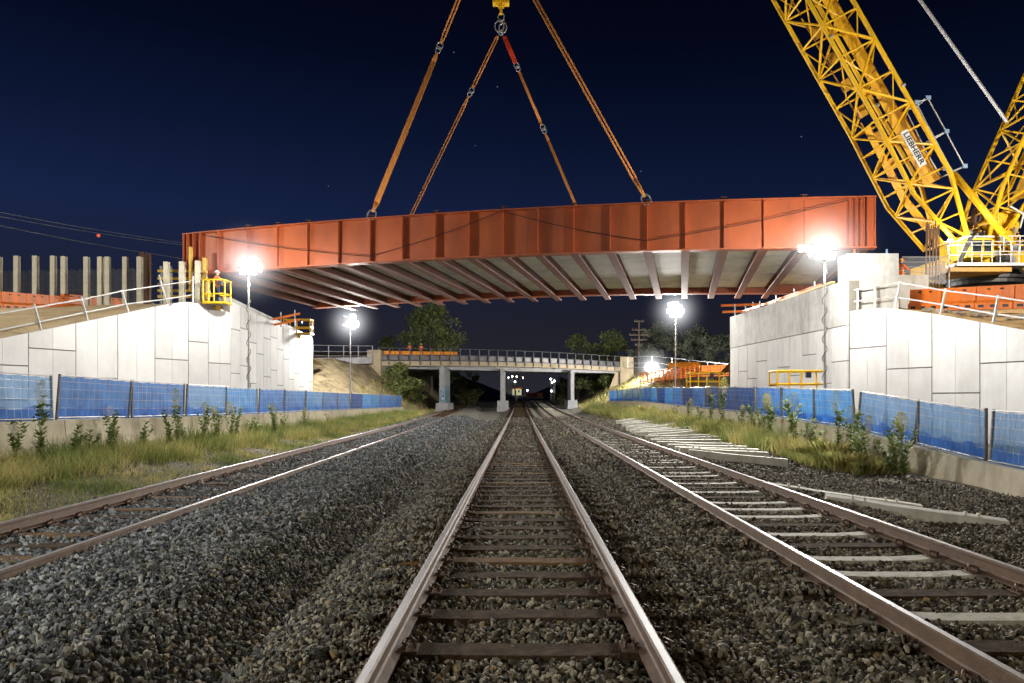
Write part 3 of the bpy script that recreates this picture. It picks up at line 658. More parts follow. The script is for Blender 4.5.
# ------------------------------------------------------------------ people
def person(label, loc, rz, pose='stand', vest='hivis', legs='navy', hat='helmet', group=None):
    """pose: dict of joints in metres, x right, y forward (faces +y)"""
    J = {'pel':(0,0,.95),'bel':(0,0,1.10),'che':(0,.0,1.32),'nek':(0,0,1.48),'hdb':(0,.01,1.56),'hd':(0,.02,1.66),'hdt':(0,.01,1.74)}
    armsets = {
      'stand': dict(el=(.26,.0,1.16), wr=(.27,.10,.92), er=(-.26,.0,1.16), wl=(-.27,.10,.92)),
      'reach': dict(el=(.27,.14,1.22), wr=(.20,.40,1.20), er=(-.27,.12,1.22), wl=(-.2,.38,1.14)),
      'point': dict(el=(.28,.22,1.34), wr=(.26,.48,1.42), er=(-.26,.02,1.16), wl=(-.25,.16,.95)) }
    A = armsets[pose]
    vs = [J['pel'],J['bel'],J['che'],J['nek'],J['hdb'],J['hd'],J['hdt'],
          (.18,0,1.41),A['el'],A['wr'],(-.18,0,1.41),A['er'],A['wl'],
          (.10,0,.88),(.115,.03,.50),(.12,0,.08),(.12,.13,.04),(-.10,0,.88),(-.115,.05,.50),(-.13,0,.08),(-.13,.13,.04)]
    R_ = [.15,.135,.155,.058,.07,.098,.075,.075,.05,.035,.075,.05,.035,.10,.068,.048,.04,.10,.068,.048,.04]
    ed = [(0,1),(1,2),(2,3),(3,4),(4,5),(5,6),(2,7),(7,8),(8,9),(2,10),(10,11),(11,12),(0,13),(13,14),(14,15),(15,16),(0,17),(17,18),(18,19),(19,20)]
    for w_, sgn in ((9, 1), (12, -1)):    # palm, fingers and thumb
        wx = vs[w_]; e_ = vs[w_-1]; dv = (Vector(wx)-Vector(e_)).normalized()
        b0 = len(vs); pm = Vector(wx)+dv*.07; vs.append(tuple(pm)); R_.append(.034); ed.append((w_, b0))
        for f in range(4):
            sp = Vector((0,0,1)).cross(dv); sp = sp.normalized() if sp.length > .1 else Vector((0,1,0))
            q = pm+dv*(.075-.008*abs(f-1.3))+sp*(f-1.5)*.019+Vector((0,0,-.012)); vs.append(tuple(q)); R_.append(.009); ed.append((b0, len(vs)-1))
        q = Vector(wx)+dv*.05+Vector((-sgn*.04,.01,.01)); vs.append(tuple(q)); R_.append(.011); ed.append((w_, len(vs)-1))
    me = bpy.data.meshes.new('person'); me.from_pydata(vs, ed, []); o = bpy.data.objects.new('person', me); C.objects.link(o)
    sk = o.modifiers.new('s', 'SKIN'); su = o.modifiers.new('u', 'SUBSURF'); su.levels = 1
    for i, r in enumerate(R_):
        d_ = me.skin_vertices[0].data[i]; d_.radius = (r, r*(.72 if i < 3 else 1)); d_.use_root = (i == 0)
    dg = bpy.context.evaluated_depsgraph_get(); ev = bpy.data.meshes.new_from_object(o.evaluated_get(dg)); bpy.data.objects.remove(o)
    ev.name = 'person'; ev.materials.clear()
    for k_ in ('skin', legs, vest, 'black'): ev.materials.append(M[k_])
    for p in ev.polygons:
        c = p.center; hd = (Vector(c)-Vector(A['wr'])).length < .12 or (Vector(c)-Vector(A['wl'])).length < .12
        p.material_index = 3 if c.z < .13 else (1 if c.z < .93 else (0 if (c.z > 1.49 or hd) else 2)); p.use_smooth = True
    o = bpy.data.objects.new('person', ev); C.objects.link(o); W[o.name] = Vector((0,0,0))
    mb = MB()   # helmet: dome, brim
    for j, (zz, rr) in enumerate([(1.70,.125),(1.75,.118),(1.80,.09),(1.83,.03)]):
        pass
    mb.ball((0,.01,1.70), .128, 12, 8, .95); mb.box(-.08,.08,.09,.19,1.685,1.70)
    for s in (-1,1): mb.ball((s*.035,.112,1.665), .014, 6, 4)
    mb2 = MB(); mb2.v = mb.v; mb2.f = [f for f in mb.f if all(mb.v[i][2] > 1.66 for i in f)]; mb2.m = [0]*len(mb2.f)
    mb2.build('helmet', M[hat], o)
    mb = MB(); mb.prism([(-.012,.095,1.655),(.012,.095,1.655),(0,.13,1.63)], (0,0,-.012)); 
    for s in (-1,1): mb.ball((s*.034,.098,1.665), .012, 6, 4)
    mb.box(-.025,.025,.10,.108,1.598,1.608)
    mb.build('face_features', M['black'], o)
    mb = MB()
    for z in (1.16, 1.30): mb.ring((0,0,z), (0,0,1), .165, .018, 16, 4, sx=.78, along=(0,1,0))
    mb.build('reflective_band', M['white'], o)
    o.location = loc; o.rotation_euler = (0,0,rz)
    tag(o, label, 'person', group); return o

# ------------------------------------------------------------------ the steel bridge span hanging from the crane
sk_ = .22; U = V(1,-sk_,0).normalized(); Vv = V(sk_,1,0).normalized(); B0 = V(0,38,0); UL = math.sqrt(1+sk_*sk_)
XL, XR = -19.1, 16.5
def camber(x): t_ = (x-(-1.3))/17.8; return .36*(1-t_*t_)
ZB = 8.62; GH = 2.40; FW = 15.24
def bp(x, v=0, z=0):   # x = plan X on the near girder line, v across, z above girder bottom
    return B0 + U*(x*UL) + Vv*v + V(0,0,ZB+camber(x)+z)
span = thing('steel_bridge_span', 'long red steel bridge span with open crossbeams, hung above the tracks by orange slings', 'bridge span', tuple(bp(-1.3)))
stif = [-16.9+1.785*k for k in range(18)]
def fromp(px): a = (px-520)/740; return 38*a/(1+sk_*a)
ends_l = [fromp(p) for p in (189.8, 195.6, 202.2)]; ends_r = [fromp(p) for p in (846, 851.5, 856.6, 863)]
def strip(v0, v1, z0, z1, mb, N_=22, xa=XL, xb=XR):
    for i in range(N_):
        a = xa+(xb-xa)*i/N_; b = xa+(xb-xa)*(i+1)/N_
        mb.hexa([bp(a,v0,z0), bp(b,v0,z0), bp(b,v1,z0), bp(a,v1,z0), bp(a,v0,z1), bp(b,v0,z1), bp(b,v1,z1), bp(a,v1,z1)])
for side, v0 in (('near', 0.0), ('far', FW)):
    mb = MB(); strip(v0-.015, v0+.015, .06, GH-.05, mb); web = mb.build('main_girder', M['redsteel'], span)
    W[web.name] = W[span.name]; mb = MB(); strip(v0-.28, v0+.28, GH-.05, GH, mb); mb.build('flange', M['redsteel'], web); mb = MB(); strip(v0-.30, v0+.30, 0, .06, mb); W[web.name] = W[span.name]; mb.build('flange', M['redsteel'], web)
    sg = -1 if side == 'near' else 1
    for x in [XL+.05]+ends_l+stif+ends_r+[XR-.05]:
        mb = MB(); p = bp(x, v0+sg*.015, .062); ax = U
        mb.obox(p+Vv*sg*.125+V(0,0,(GH-.114)/2), U, Vv, (0,0,1), .016, .122, (GH-.118)/2)
        mb.build('stiffener', M['redsteel'], web)
# lugs on the top flanges
for i, x in enumerate(stif):
    if i % 2 == 1 or i in (2, 15): 
        mb = MB(); p = bp(x, 0, GH+.002)
        mb.obox(p+V(0,0,.07), U, Vv, (0,0,1), .02, .12, .07); mb.obox(p+V(0,0,.15), U, Vv, (0,0,1), .16, .12, .012); mb.build('lifting_lug', M['redsteel_d'], span)
# crossbeams and deck panels
for i, x in enumerate(stif):
    mb = MB(); a = bp(x, .05, .02); b = bp(x, FW+2.3, .02)
    for (w, z0, z1) in ((.42, -.03, .035), (.025, .035, .38), (.42, .38, .41)):
        mb.hexa([a+U*-w/2+V(0,0,z0), a+U*w/2+V(0,0,z0), b+U*w/2+V(0,0,z0), b-U*w/2+V(0,0,z0), a-U*w/2+V(0,0,z1), a+U*w/2+V(0,0,z1), b+U*w/2+V(0,0,z1), b-U*w/2+V(0,0,z1)])
    a2, b2 = bp(x, .05, -.015), bp(x, FW+1.1, -.015)
    mb.build('crossbeam', M['redsteel_d'], span)
    if i < len(stif)-1:
        x2 = stif[i+1]; mb = MB(); q = [bp(x+.03, .06, .43), bp(x2-.03, .06, .43), bp(x2-.03, FW-.1, .43), bp(x+.03, FW-.1, .43)]
        mb.prism(q, (0,0,.16)); 
        for j in range(1, 9):
            c = bp(x+.15+(1.5*j/9), FW/2, .60)
        mb.build('deck_panel', M['soffit'], span)
for x, x2 in ((XL+.1, stif[0]-.03), (stif[-1]+.03, XR-.1)):
    mb = MB(); mb.prism([bp(x,.06,.61), bp(x2,.06,.61), bp(x2,FW-.1,.61), bp(x,FW-.1,.61)], (0,0,.16)); mb.build('deck_panel', M['soffit'], span)
    mb = MB(); xe = XL+.3 if x < 0 else XR-.3
    for w, z0, z1 in ((.4,.07,.11),(.03,.11,.9),(.4,.9,.94)):
        a = bp(xe,.05,0); b = bp(xe,FW-.05,0)
        mb.hexa([a-U*w/2+V(0,0,z0), a+U*w/2+V(0,0,z0), b+U*w/2+V(0,0,z0), b-U*w/2+V(0,0,z0), a-U*w/2+V(0,0,z1), a+U*w/2+V(0,0,z1), b+U*w/2+V(0,0,z1), b-U*w/2+V(0,0,z1)])
    mb.build('end_beam', M['redsteel_d'], span)
mb = MB()   # thin dark zigzag lines along the outer face
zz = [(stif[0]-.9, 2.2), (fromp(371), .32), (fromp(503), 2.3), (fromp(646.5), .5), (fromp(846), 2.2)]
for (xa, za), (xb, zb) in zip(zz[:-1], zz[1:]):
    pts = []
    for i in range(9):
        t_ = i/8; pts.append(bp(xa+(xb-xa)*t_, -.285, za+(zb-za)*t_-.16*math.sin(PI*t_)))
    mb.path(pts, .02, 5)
mb.build('zigzag_line', M['black'], span)

# ------------------------------------------------------------------ spreader beam and slings
def shackle(mb, c, axis, s=1.0, mi=0):
    c = Vector(c); axis = Vector(axis).normalized(); side = axis.cross(V(0,1,0)).normalized()
    mb.ring(c, V(0,1,0), .16*s, .035*s, 14, 6, sx=1.35, along=axis, mi=mi)
    mb.tube(c-axis*.17*s-side*.16*s, c-axis*.17*s+side*.16*s, .04*s, 8, mi=mi)
def band(mb, a, b, w0, w1, th=.035, mi=0):
    a = Vector(a); b = Vector(b); d = (b-a).normalized(); s = d.cross(V(0,1,0)).normalized(); n = s.cross(d).normalized()
    mb.hexa([a-s*w0/2-n*th/2, a+s*w0/2-n*th/2, a+s*w0/2+n*th/2, a-s*w0/2+n*th/2, b-s*w1/2-n*th/2, b+s*w1/2-n*th/2, b+s*w1/2+n*th/2, b-s*w1/2+n*th/2], mi)
def strands(mb, a, b, offs, r, sag=0):
    a = Vector(a); b = Vector(b); d = (b-a).normalized(); s = d.cross(V(0,1,0)).normalized()
    for (o1, o2) in offs:
        pts = []
        for t_ in (0,.06,.94,1):
            k_ = .25 if t_ in (0,1) else 1; pts.append(a+(b-a)*t_+s*(o1+(o2-o1)*t_)*k_)
        mb.path(pts, r, 6)
def sling(label, top, bot, cuts, style, base_shackle=True):
    """cuts: fractions where shackles sit between webbing lengths"""
    t = thing('lifting_sling', label, 'sling', tuple(bot), 'orange slings holding the steel span')
    top = Vector(top); bot = Vector(bot); d = bot-top; e = [0]+cuts+[1]; u_ = d.normalized()
    for i in range(len(e)-1):
        a = top+d*e[i]+u_*(.28 if i else .05); b = top+d*e[i+1]-u_*(.25 if (i < len(e)-2 or base_shackle) else 0)
        st = style[i]; mb = MB(); m_ = M['sling']
        if st == 'wide': strands(mb, a, b, [(-.10,-.13),(-.045,-.06),(.015,.01),(.06,.07),(.11,.13)], .036)
        elif st == 'pair': strands(mb, a, b, [(-.085,-.085),(.085,.085)], .048)
        elif st == 'slim': strands(mb, a, b, [(-.05,-.05),(.05,.05)], .045); strands(mb, a, b, [(0,0)], .03)
        elif st == 'red': strands(mb, a, b, [(-.10,-.10),(0,0),(.10,.10)], .055); m_ = M['slingred']
        mb.build('webbing', m_, t, smooth=True)
    for c_ in cuts:
        mb = MB(); shackle(mb, top+d*c_-u_*.12, -u_, 1.0); shackle(mb, top+d*c_+u_*.14, u_, .9); mb.build('shackle', M['steel'], t, smooth=True)
    if base_shackle:
        mb = MB(); shackle(mb, bot-u_*.10, -u_, 1.35); mb.build('shackle', M['steel'], t, smooth=True)
apN = P(491, -76, 41.0); apF = P(501, 33, 50.0)
nl = bp(fromp(371), -.0, GH+.12); nr = bp(fromp(647), -.0, GH+.12)
def far_top(px): a = (px-520)/740; yy = (38+15.6)/(1+sk_*a); x_ = a*yy; return bp((x_-Vv.x*FW)/1.0, FW, GH+.12)
fl_, fr_ = bp(-12.5, FW, GH+.1), bp(3.2, FW, GH+.1)
sling('outer left orange sling, its lower half a wide bundle of webbing', apN+V(-.12,0,0), nl, [(50+76)/(217+76)], ['pair','wide'])
sling('outer right orange sling of two straight strands with a silver shackle at its foot', apN+V(.12,0,0), nr, [], ['pair'])
# inner slings to the far girder: from the master link, on screen through (411,216) and (577,208)
def line_hit(a_px, b_px, apex, v):
    # the point on the far girder's top whose image lies on the line through the two pixels
    best = None
    for i in range(400):
        x = -16+i*.08; p = bp(x, v, GH+.1); px = 520+740*p.x/p.y; py = 399-740*(p.z-CAMZ)/p.y
        e_ = abs((b_px[0]-a_px[0])*(py-a_px[1])-(b_px[1]-a_px[1])*(px-a_px[0]))
        if best is None or e_ < best[0]: best = (e_, p)
    return best[1]
fl_ = line_hit((497,38), (411,216), apF, FW); fr_ = line_hit((505,40), (577,208), apF, FW)
pyl = lambda p: 399-740*(p.z-CAMZ)/p.y
def frac(apex, bot, py):   # fraction along the sling whose image is at height py
    for i in range(1001):
        p = apex.lerp(bot, i/1000)
        if pyl(p) >= py: return i/1000
    return 1
sling('inner left orange sling of two thin parallel strands with one shackle partway', apF+V(-.2,0,-.15), fl_, [frac(apF, fl_, 90)], ['pair','pair'])
sling('inner right sling beginning with a short bright red length below the centre ring', apF+V(.2,0,-.2), fr_, [frac(apF, fr_, 64), frac(apF, fr_, 127)], ['red','slim','slim'])
t = thing('spreader_beam', 'yellow lifting beam with chain links and silver ring above the span', 'lifting beam', tuple(apF+V(0,0,.6)))
zt = P(501, 3, 50).z
mb = MB(); mb.bar((apF.x, 50.5, zt+.25), (apN.x, 40.6, zt+.25), .75, .35); mb.box(apF.x-.56, apF.x+.56, 49.7, 50.3, zt-.10, zt+.05); mb.build('beam', M['yellow'], t)
mb = MB()
for xx in (-.5,-.2,.1,.4): mb.box(apF.x+xx, apF.x+xx+.12, 49.6, 49.69, zt+.08, zt+.4)
mb.build('label_plate', M['white'], t)
mb = MB(); mb.box(apF.x-.09, apF.x+.09, 49.9, 50.1, zt-.75, zt-.1); mb.box(apF.x-.2, apF.x+.2, 49.85, 50.15, zt-.30, zt-.24); mb.build('hanger', M['yellow'], t)
mb = MB(); shackle(mb, (apF.x, 50, zt-.95), (0,0,1), 1.3); mb.ring((apF.x-.12, 50, apF.z+.45), (0,1,0), .30, .05, 16, 6, 1.25, (0,0,1)); mb.ring((apF.x+.12, 50, apF.z+.35), (.3,1,0), .27, .05, 16, 6, 1.25, (0,0,1))
mb.ring((apF.x, 50, apF.z+.02), (0,1,0), .17, .04, 14, 6); mb.build('chain_link', M['steel'], t, smooth=True)
mb = MB(); shackle(mb, apN+V(0,0,.15), (0,0,1), 1.5); mb.tube(apN+V(0,0,.2), (apN.x, 41, zt+.1), .06, 8); mb.build('chain_link', M['steel'], t, smooth=True)

# ------------------------------------------------------------------ light towers
def glow_mat(name, r, s_):
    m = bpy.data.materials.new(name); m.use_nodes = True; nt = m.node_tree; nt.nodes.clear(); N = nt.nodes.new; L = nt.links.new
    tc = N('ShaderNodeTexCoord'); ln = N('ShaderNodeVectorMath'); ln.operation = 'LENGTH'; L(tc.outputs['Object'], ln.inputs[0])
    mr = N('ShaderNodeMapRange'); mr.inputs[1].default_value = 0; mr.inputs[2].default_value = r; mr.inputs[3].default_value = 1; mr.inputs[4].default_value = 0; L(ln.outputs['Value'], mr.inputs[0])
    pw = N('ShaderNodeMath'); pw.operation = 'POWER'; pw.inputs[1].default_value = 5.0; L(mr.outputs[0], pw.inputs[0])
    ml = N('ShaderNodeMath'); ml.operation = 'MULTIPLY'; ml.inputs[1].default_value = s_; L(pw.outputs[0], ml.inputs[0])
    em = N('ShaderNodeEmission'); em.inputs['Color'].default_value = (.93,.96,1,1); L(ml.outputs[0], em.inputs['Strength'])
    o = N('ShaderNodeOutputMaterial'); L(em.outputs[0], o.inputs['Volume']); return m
GLOWS = {}
def light_tower(label, x, y, zb, zl, faces, s=1.0, lm='lamp', pole_r=.05, yaw=0):
    t = thing('light_tower', label, 'light tower', (x, y, zb), 'portable site light towers')
    H = zl-zb; mb = MB(); mb.tube((x,y,zb),(x,y,zb+H*.45),pole_r*1.25,8); mb.tube((x,y,zb+H*.45),(x,y,zl-.1*s),pole_r*.9,8)
    mb.build('pole', M['white'], t)
    mb = MB(); mb.box(x-.35,x+.35,y-.25,y+.25,zb-.02,zb+.35); mb.build('base', M['greypost'], t)
    pts = [V(x+.10*math.cos(i*.9), y+.10*math.sin(i*.9), zb+.5+(H-.9)*i/60) for i in range(61)]
    mb = MB(); mb.path(pts, .014, 4); mb.build('coiled_cable', M['black'], t)
    mb = MB(); mb.bar((x-.55*s,y,zl-.05*s),(x+.55*s,y,zl-.05*s),.06,.06); mb.build('crossarm', M['steel'], t)
    for (dx, dy, dz, az, el) in faces:
        c = V(x+dx*s, y+dy*s, zl+dz*s); d = V(math.sin(az)*math.cos(el), -math.cos(az)*math.cos(el), math.sin(el)); r = V(math.cos(az), math.sin(az), 0); u = r.cross(d)
        mb = MB(); mb.obox(c, r, d, u, .20*s, .05*s, .15*s); hd = mb.build('lamp_head', M['greypost'], t); W[hd.name] = W[t.name]
        f = c+d*(.055*s); mb = MB(); mb.add([f-r*.18*s-u*.13*s, f+r*.18*s-u*.13*s, f+r*.18*s+u*.13*s, f-r*.18*s+u*.13*s], [(0,1,2,3)]); mb.build('lamp_face', M[lm], hd, fix=False)
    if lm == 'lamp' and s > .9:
        r = 2.9*s; mb = MB(); mb.ball((0,0,0), r, 20, 12); GLOWS.setdefault(s, glow_mat('lamp_glow', r, 1.5/s))  # emissive ball paints the lamp glare round the heads
        hz = mb.build('lamp_glow', GLOWS[s], origin=(0,0,0)); hz.parent = t; hz.location = (0, 0, zl-zb+.05)
    return t
R8 = math.radians
std = [(-.22,-.08,.26,-.3,-.1),(.22,-.08,.26,.3,-.1),(-.40,-.02,.0,-.5,-.2),(0,-.14,.0,0,-.15),(.40,-.02,.0,.5,-.2),(-.2,-.08,-.26,-.2,-.35),(.2,-.08,-.26,.2,-.35),
       (-.3,.17,.1,R8(150),-.3),(.3,.17,.1,R8(215),-.3)]
sR = [(.50,.08,-.1,R8(90),-.3)]; sL = [(-.50,.08,-.1,R8(-90),-.3)]; sB = [(0,.2,.25,R8(180),.08)]
light_tower('tall light tower in front of the left wing wall corner', -13.2, 36, .1, 8.1, [f for i, f in enumerate(std) if i not in (0,2,7)]+sR)
light_tower('light tower beyond the far end of the left abutment, before the sandy bank', -14.45, 63, .1, 8.1, [f for i, f in enumerate(std) if i not in (0,2,5)]+sR+sB+[(.2,-.02,.5,.6,.5)]+[(-.5,.15,.15,R8(225),-.12),(-.45,.2,-.1,R8(212),-.18),(-.5,.15,.4,R8(215),-.05),(.3,.2,.3,R8(207),-.02),(-.3,.2,.3,R8(195),-.08)], 1.15)
light_tower('tall light tower before the corner of the right abutment', 12.35, 30, .1, 7.7, [f for i, f in enumerate(std) if i not in (1,4,8)]+sL+[(-.9,-.1,.0,-.3,.3),(-.1,.2,.1,R8(165),-.35)], 1.0)
light_tower('light tower behind the right fence against the dark trees', 12.4, 59, .5, 8.65, std+sB+[(0,-.02,.5,.1,.45),(-.3,-.02,.45,-.6,.5)], 1.15)
light_tower('low light tower near the right end of the old road bridge', 16.4, 92, 3.6, 5.6, std+sL+[(0,.2,.25,R8(180),.15),(-.3,.2,.3,R8(200),.2)], 1.35)
light_tower('small single lamp on a thin pole beside the crane cab', *P(949,241,43)[:2], 6.1, P(949,241,43).z, [(0,-.1,.0,0,-.1),(.1,.1,0,R8(120),0)], .55, pole_r=.035)
# unseen towers added behind the camera as fill for the foreground
light_tower('added fill light tower behind the camera on the left', -12.5, -3, -.2, 6.5, [(-.4,.1,.1,R8(150),-.35),(.4,.1,.1,R8(130),-.45),(0,.1,.1,R8(140),-.5)], .55, 'fillfg')
light_tower('added fill light tower behind the camera on the right', 9.5, -6, -.3, 7.0, [(-.4,.1,.1,R8(200),-.3),(.4,.1,.1,R8(215),-.35)], .42, 'fillfg')
light_tower('added low fill light left of the left track, out of frame', -9.6, 1.2, -.1, 3.4, [(-.3,.1,.1,R8(122),-.30),(.3,.1,.1,R8(140),-.28)], .7, 'fillcool')  # unseen lamp added to brighten the left ballast
# unseen towers added to brighten the crane, slings and embankments
light_tower('added fill light tower on the left embankment beyond the picture edge', -33, 30, 6.8, 12.5, [(.3,.1,.1,R8(150),-.3),(-.3,0,.1,R8(110),-.3),(.3,-.1,.1,R8(60),-.3),(0,.2,.2,R8(130),-.1)], .9, 'fillemb')
light_tower('added fill light tower on the right embankment beyond the picture edge', 31, 27, 6.2, 12.0, [(.3,.1,.1,R8(200),.1),(-.3,0,.1,R8(235),-.3),(.3,-.1,.1,R8(180),.5),(0,.2,.2,R8(215),.25)], 1.3, 'fillemb')

# ------------------------------------------------------------------ left embankment furniture
def handrail(name, label, tops, lows, posts, Yf):
    t = thing(name, label, 'handrail', tuple(P(posts[0][2], posts[0][3], Yf(posts[0][2]))))
    for pl in (tops, lows):
        mb = MB(); mb.path([P(a, b, Yf(a)) for a, b in pl], .032, 7); mb.build('rail', M['white'], t)
    for (x1, y1, x2, y2) in posts:
        mb = MB(); a = P(x1, y1, Yf((x1+x2)/2)-.03); b = P(x2, y2, Yf((x1+x2)/2)-.03); mb.tube(b, a, .045, 8); mb.build('post', M['white'], t)
    return t
def Ywl(px, off=.35): a = (520-px)/740; t_ = (41.5*a-16.2)/(a+.37); return 41.5-t_+off
def Ywr(px, off=.35): a = (px-520)/740; t_ = (33.9*a-15)/(a+.35); return 33.9-t_+off
handrail('handrail', 'white tubular handrail with leaning posts along the top of the left wing wall',
  [(-25,318),(0,313.5),(34,307.6),(82,299.4),(121.8,291),(160.4,285.4),(193,280.7)], [(-25,335),(0,330),(38.6,322),(85.5,312.3),(126.5,304),(164,299.4),(193,294.7)],
  [(-14,312,-7,338),(34,304,41,330),(81,296.5,88,321.5),(121.5,290,129,313.5),(159,275,167,303.5),(193,276,193,302)], Ywl)
handrail('handrail', 'white tubular handrail above the right wing wall, sloping down to the right',
  [(899.8,282.7),(944.6,290.6),(997,297),(1024,301),(1045,304)], [(896,297),(942,304.6),(993.5,313.8),(1024,318),(1045,321)],
  [(900,281,894.5,308),(946,288.5,940,315.5),(998.7,295,993,322.5),(1044,302,1040,330)], Ywr)
handrail('handrail', 'short galvanised handrail in front of the tall right end block',
  [(854,290),(874.8,286.5),(900,283)], [(854,301.5),(874.8,299),(896,297)], [(857.7,288.5,857.7,310),(874.8,284.5,874.8,308.5)], lambda px: 33.75)

def water_barrier(name, label, a, b, n, h, m, group):
    a = Vector(a); b = Vector(b)
    for i in range(n):
        p = a.lerp(b, i/n); q = a.lerp(b, (i+1)/n); d = (q-p); L_ = d.length; dn = d.normalized(); nn = V(dn.y, -dn.x, 0).normalized()
        if nn.y > 0: nn = -nn
        t = thing(name, label+f', {ORD[i]} from its left end', 'plastic barrier', tuple((p+q)/2), group)
        mb = MB(); pr = [(-.26,0),(.26,0),(.26,.28),(.15,.42),(.12,h),(-.12,h),(-.15,.42),(-.26,.28)]
        mb.prism([p+dn*.02+nn*u+V(0,0,z) for u, z in pr], dn*(L_-.04)); 
        mb.build('body', m, t)
        mb = MB()
        for f in (.18, .5, .82):
            c = p+d*f+nn*.262+V(0,0,.14); mb.obox(c, dn, nn, (0,0,1), .13, .006, .06)
        for f in (.34,.68): mb.obox(p+d*f+nn*.155+V(0,0,h-.14), dn, nn, (0,0,1), .06, .03, .03)
        mb.build('forklift_slot', M['black'], t)
water_barrier('water_filled_barrier', 'orange plastic barrier behind the left handrail', P(-28,308,38.8), P(68,312.5,46), 4, .98, M['orange'], 'orange barriers on the left embankment')
water_barrier('water_filled_barrier', 'orange plastic barrier before the left piles', P(62,310,48), P(124,313,54), 3, 1.05, M['orange'], 'orange barriers farther back on the left embankment')
water_barrier('water_filled_barrier', 'orange plastic barrier in front of the crane', P(911.5,311,36), P(1060,308,29.5), 4, 1.02, M['orange'], 'orange barriers in front of the crane')
# row of cream steel piles
pl = [(-1,17,30),(16.9,256,295),(35.6,256,296),(53.4,256,296),(64,256.5,298),(86.7,257,299),(100.5,257,300),(107.7,257,300),(125.5,257,303),(139.8,257,310)]
def pile(p, top, zb, w=.29, m='post'):
    mb = MB(); x, y = p.x, p.y
    for (a0,a1,b0,b1) in ((-w/2,w/2,-w/2,-w/2+.05),(-w/2,w/2,w/2-.05,w/2),(-.03,.03,-w/2+.05,w/2-.05)):
        mb.box(x+a0,x+a1,y+b0,y+b1,zb,top)
    return mb.build('steel_pile', M[m])
for i, (px, pt_, pb) in enumerate(pl):
    Yp = 49; p = P(px, pt_, Yp); 
    if i == 0: p.z = P(0,257,Yp).z
    tag(pile(p, p.z, 6.7), f'upright cream steel pile in the row on the left embankment, {ORD[i] if i else "first"} from the left edge', 'steel pile', 'cream steel piles on the left embankment')
for i, (px, pt_) in enumerate([(166.7,262),(182.2,261.8),(198,261)]):
    p = P(px, pt_, 40.8); tag(pile(p, p.z, 6.5, .26), f'cream steel pile beside the left end of the span, {["left","middle","right"][i]} of three', 'steel pile', 'cream steel piles beside the span')
# rebar cage and dark screen of rods behind
t = thing('rebar_cage', 'rusty brown bundle of tall reinforcement bars at the end of the pile row', 'rebar cage', tuple(P(145,300,50)))
mb = MB()
for i in range(18):
    px = 139+12*i/17+random.uniform(-.3,.3); a = P(px, 252+random.uniform(-1,5), 50+random.uniform(-.5,.8)); mb.tube((a.x,a.y,6.8), a, .035, 5)
mb.build('vertical_bars', M['rebar'], t)
mb = MB()
for z in (7.3,8.2,9.1,10,10.8): mb.ring((P(145,300,50).x, 50.1, z), (0,0,1), .40, .02, 12, 4)
mb.build('hoop', M['rebar'], t)
t = thing('rebar_screen', 'long dark row of thin upright bars behind the left piles', 'rebar wall', tuple(P(70,300,58)))
mb = MB()
for i in range(150):
    px = -40+178*i/149; a = P(px, 271+random.uniform(-.8,1.5)-px*.02, 60); mb.tube((a.x,60,6.8), a, .022, 4)
mb.build('vertical_bars', M['rebar_g'], t)
mb = MB()
for z in (7.6,8.3,9.0,9.8,10.5): mb.tube((P(-40,0,60).x,60.06,z),(P(138,0,60).x,60.06,z),.02,4)
mb.build('horizontal_bars', M['rebar_g'], t)
# formwork frames between the three piles
t = thing('formwork_frame', 'yellow and brown formwork beams stacked between cream piles near the span', 'formwork', tuple(P(182,300,46.5)))
for (py, c) in ((271,'formply'),(278.5,'formply'),(284,'rebar'),(290.5,'formply'),(296.5,'formply')):
    mb = MB(); mb.bar(P(158,py,41.15), P(207,py+.3,41.15), .12, .13); mb.build('waler', M[c], t)
for px in (161,171,192,204):
    mb = MB(); a = P(px,266,41.3); mb.box(a.x-.05,a.x+.05,41.25,41.35,6.5,a.z); mb.build('strut', M['formply' if px > 200 else 'rebar_g'], t)
mb = MB(); a = P(205,258,40.9); mb.box(a.x-.1,a.x+.1,40.8,41.0,6.5,a.z); mb.build('upright', M['formply'], t)
mb = MB(); a = P(190.5,247,41.0); mb.box(a.x-.08,a.x+.08,40.95,41.1,7.6,a.z); mb.build('upright', M['formply'], t)
# green-blue coil and hose on the wall top
t = thing('cable_coil', 'loose grey cable coil hanging over the left wing wall top', 'cable'); 
mb = MB(); c = P(161,304,37.9)
pts = [P(152+22*i/12, 303+3.5*math.sin(PI*i/12)+random.uniform(-.4,.4), 37.9-.5) for i in range(13)]; mb.path(pts, .03, 5); bpy.data.objects.remove(t)
tag(mb.build('cable_loop', M['steel']), 'loose grey cable looping over the top of the left wing wall', 'cable')

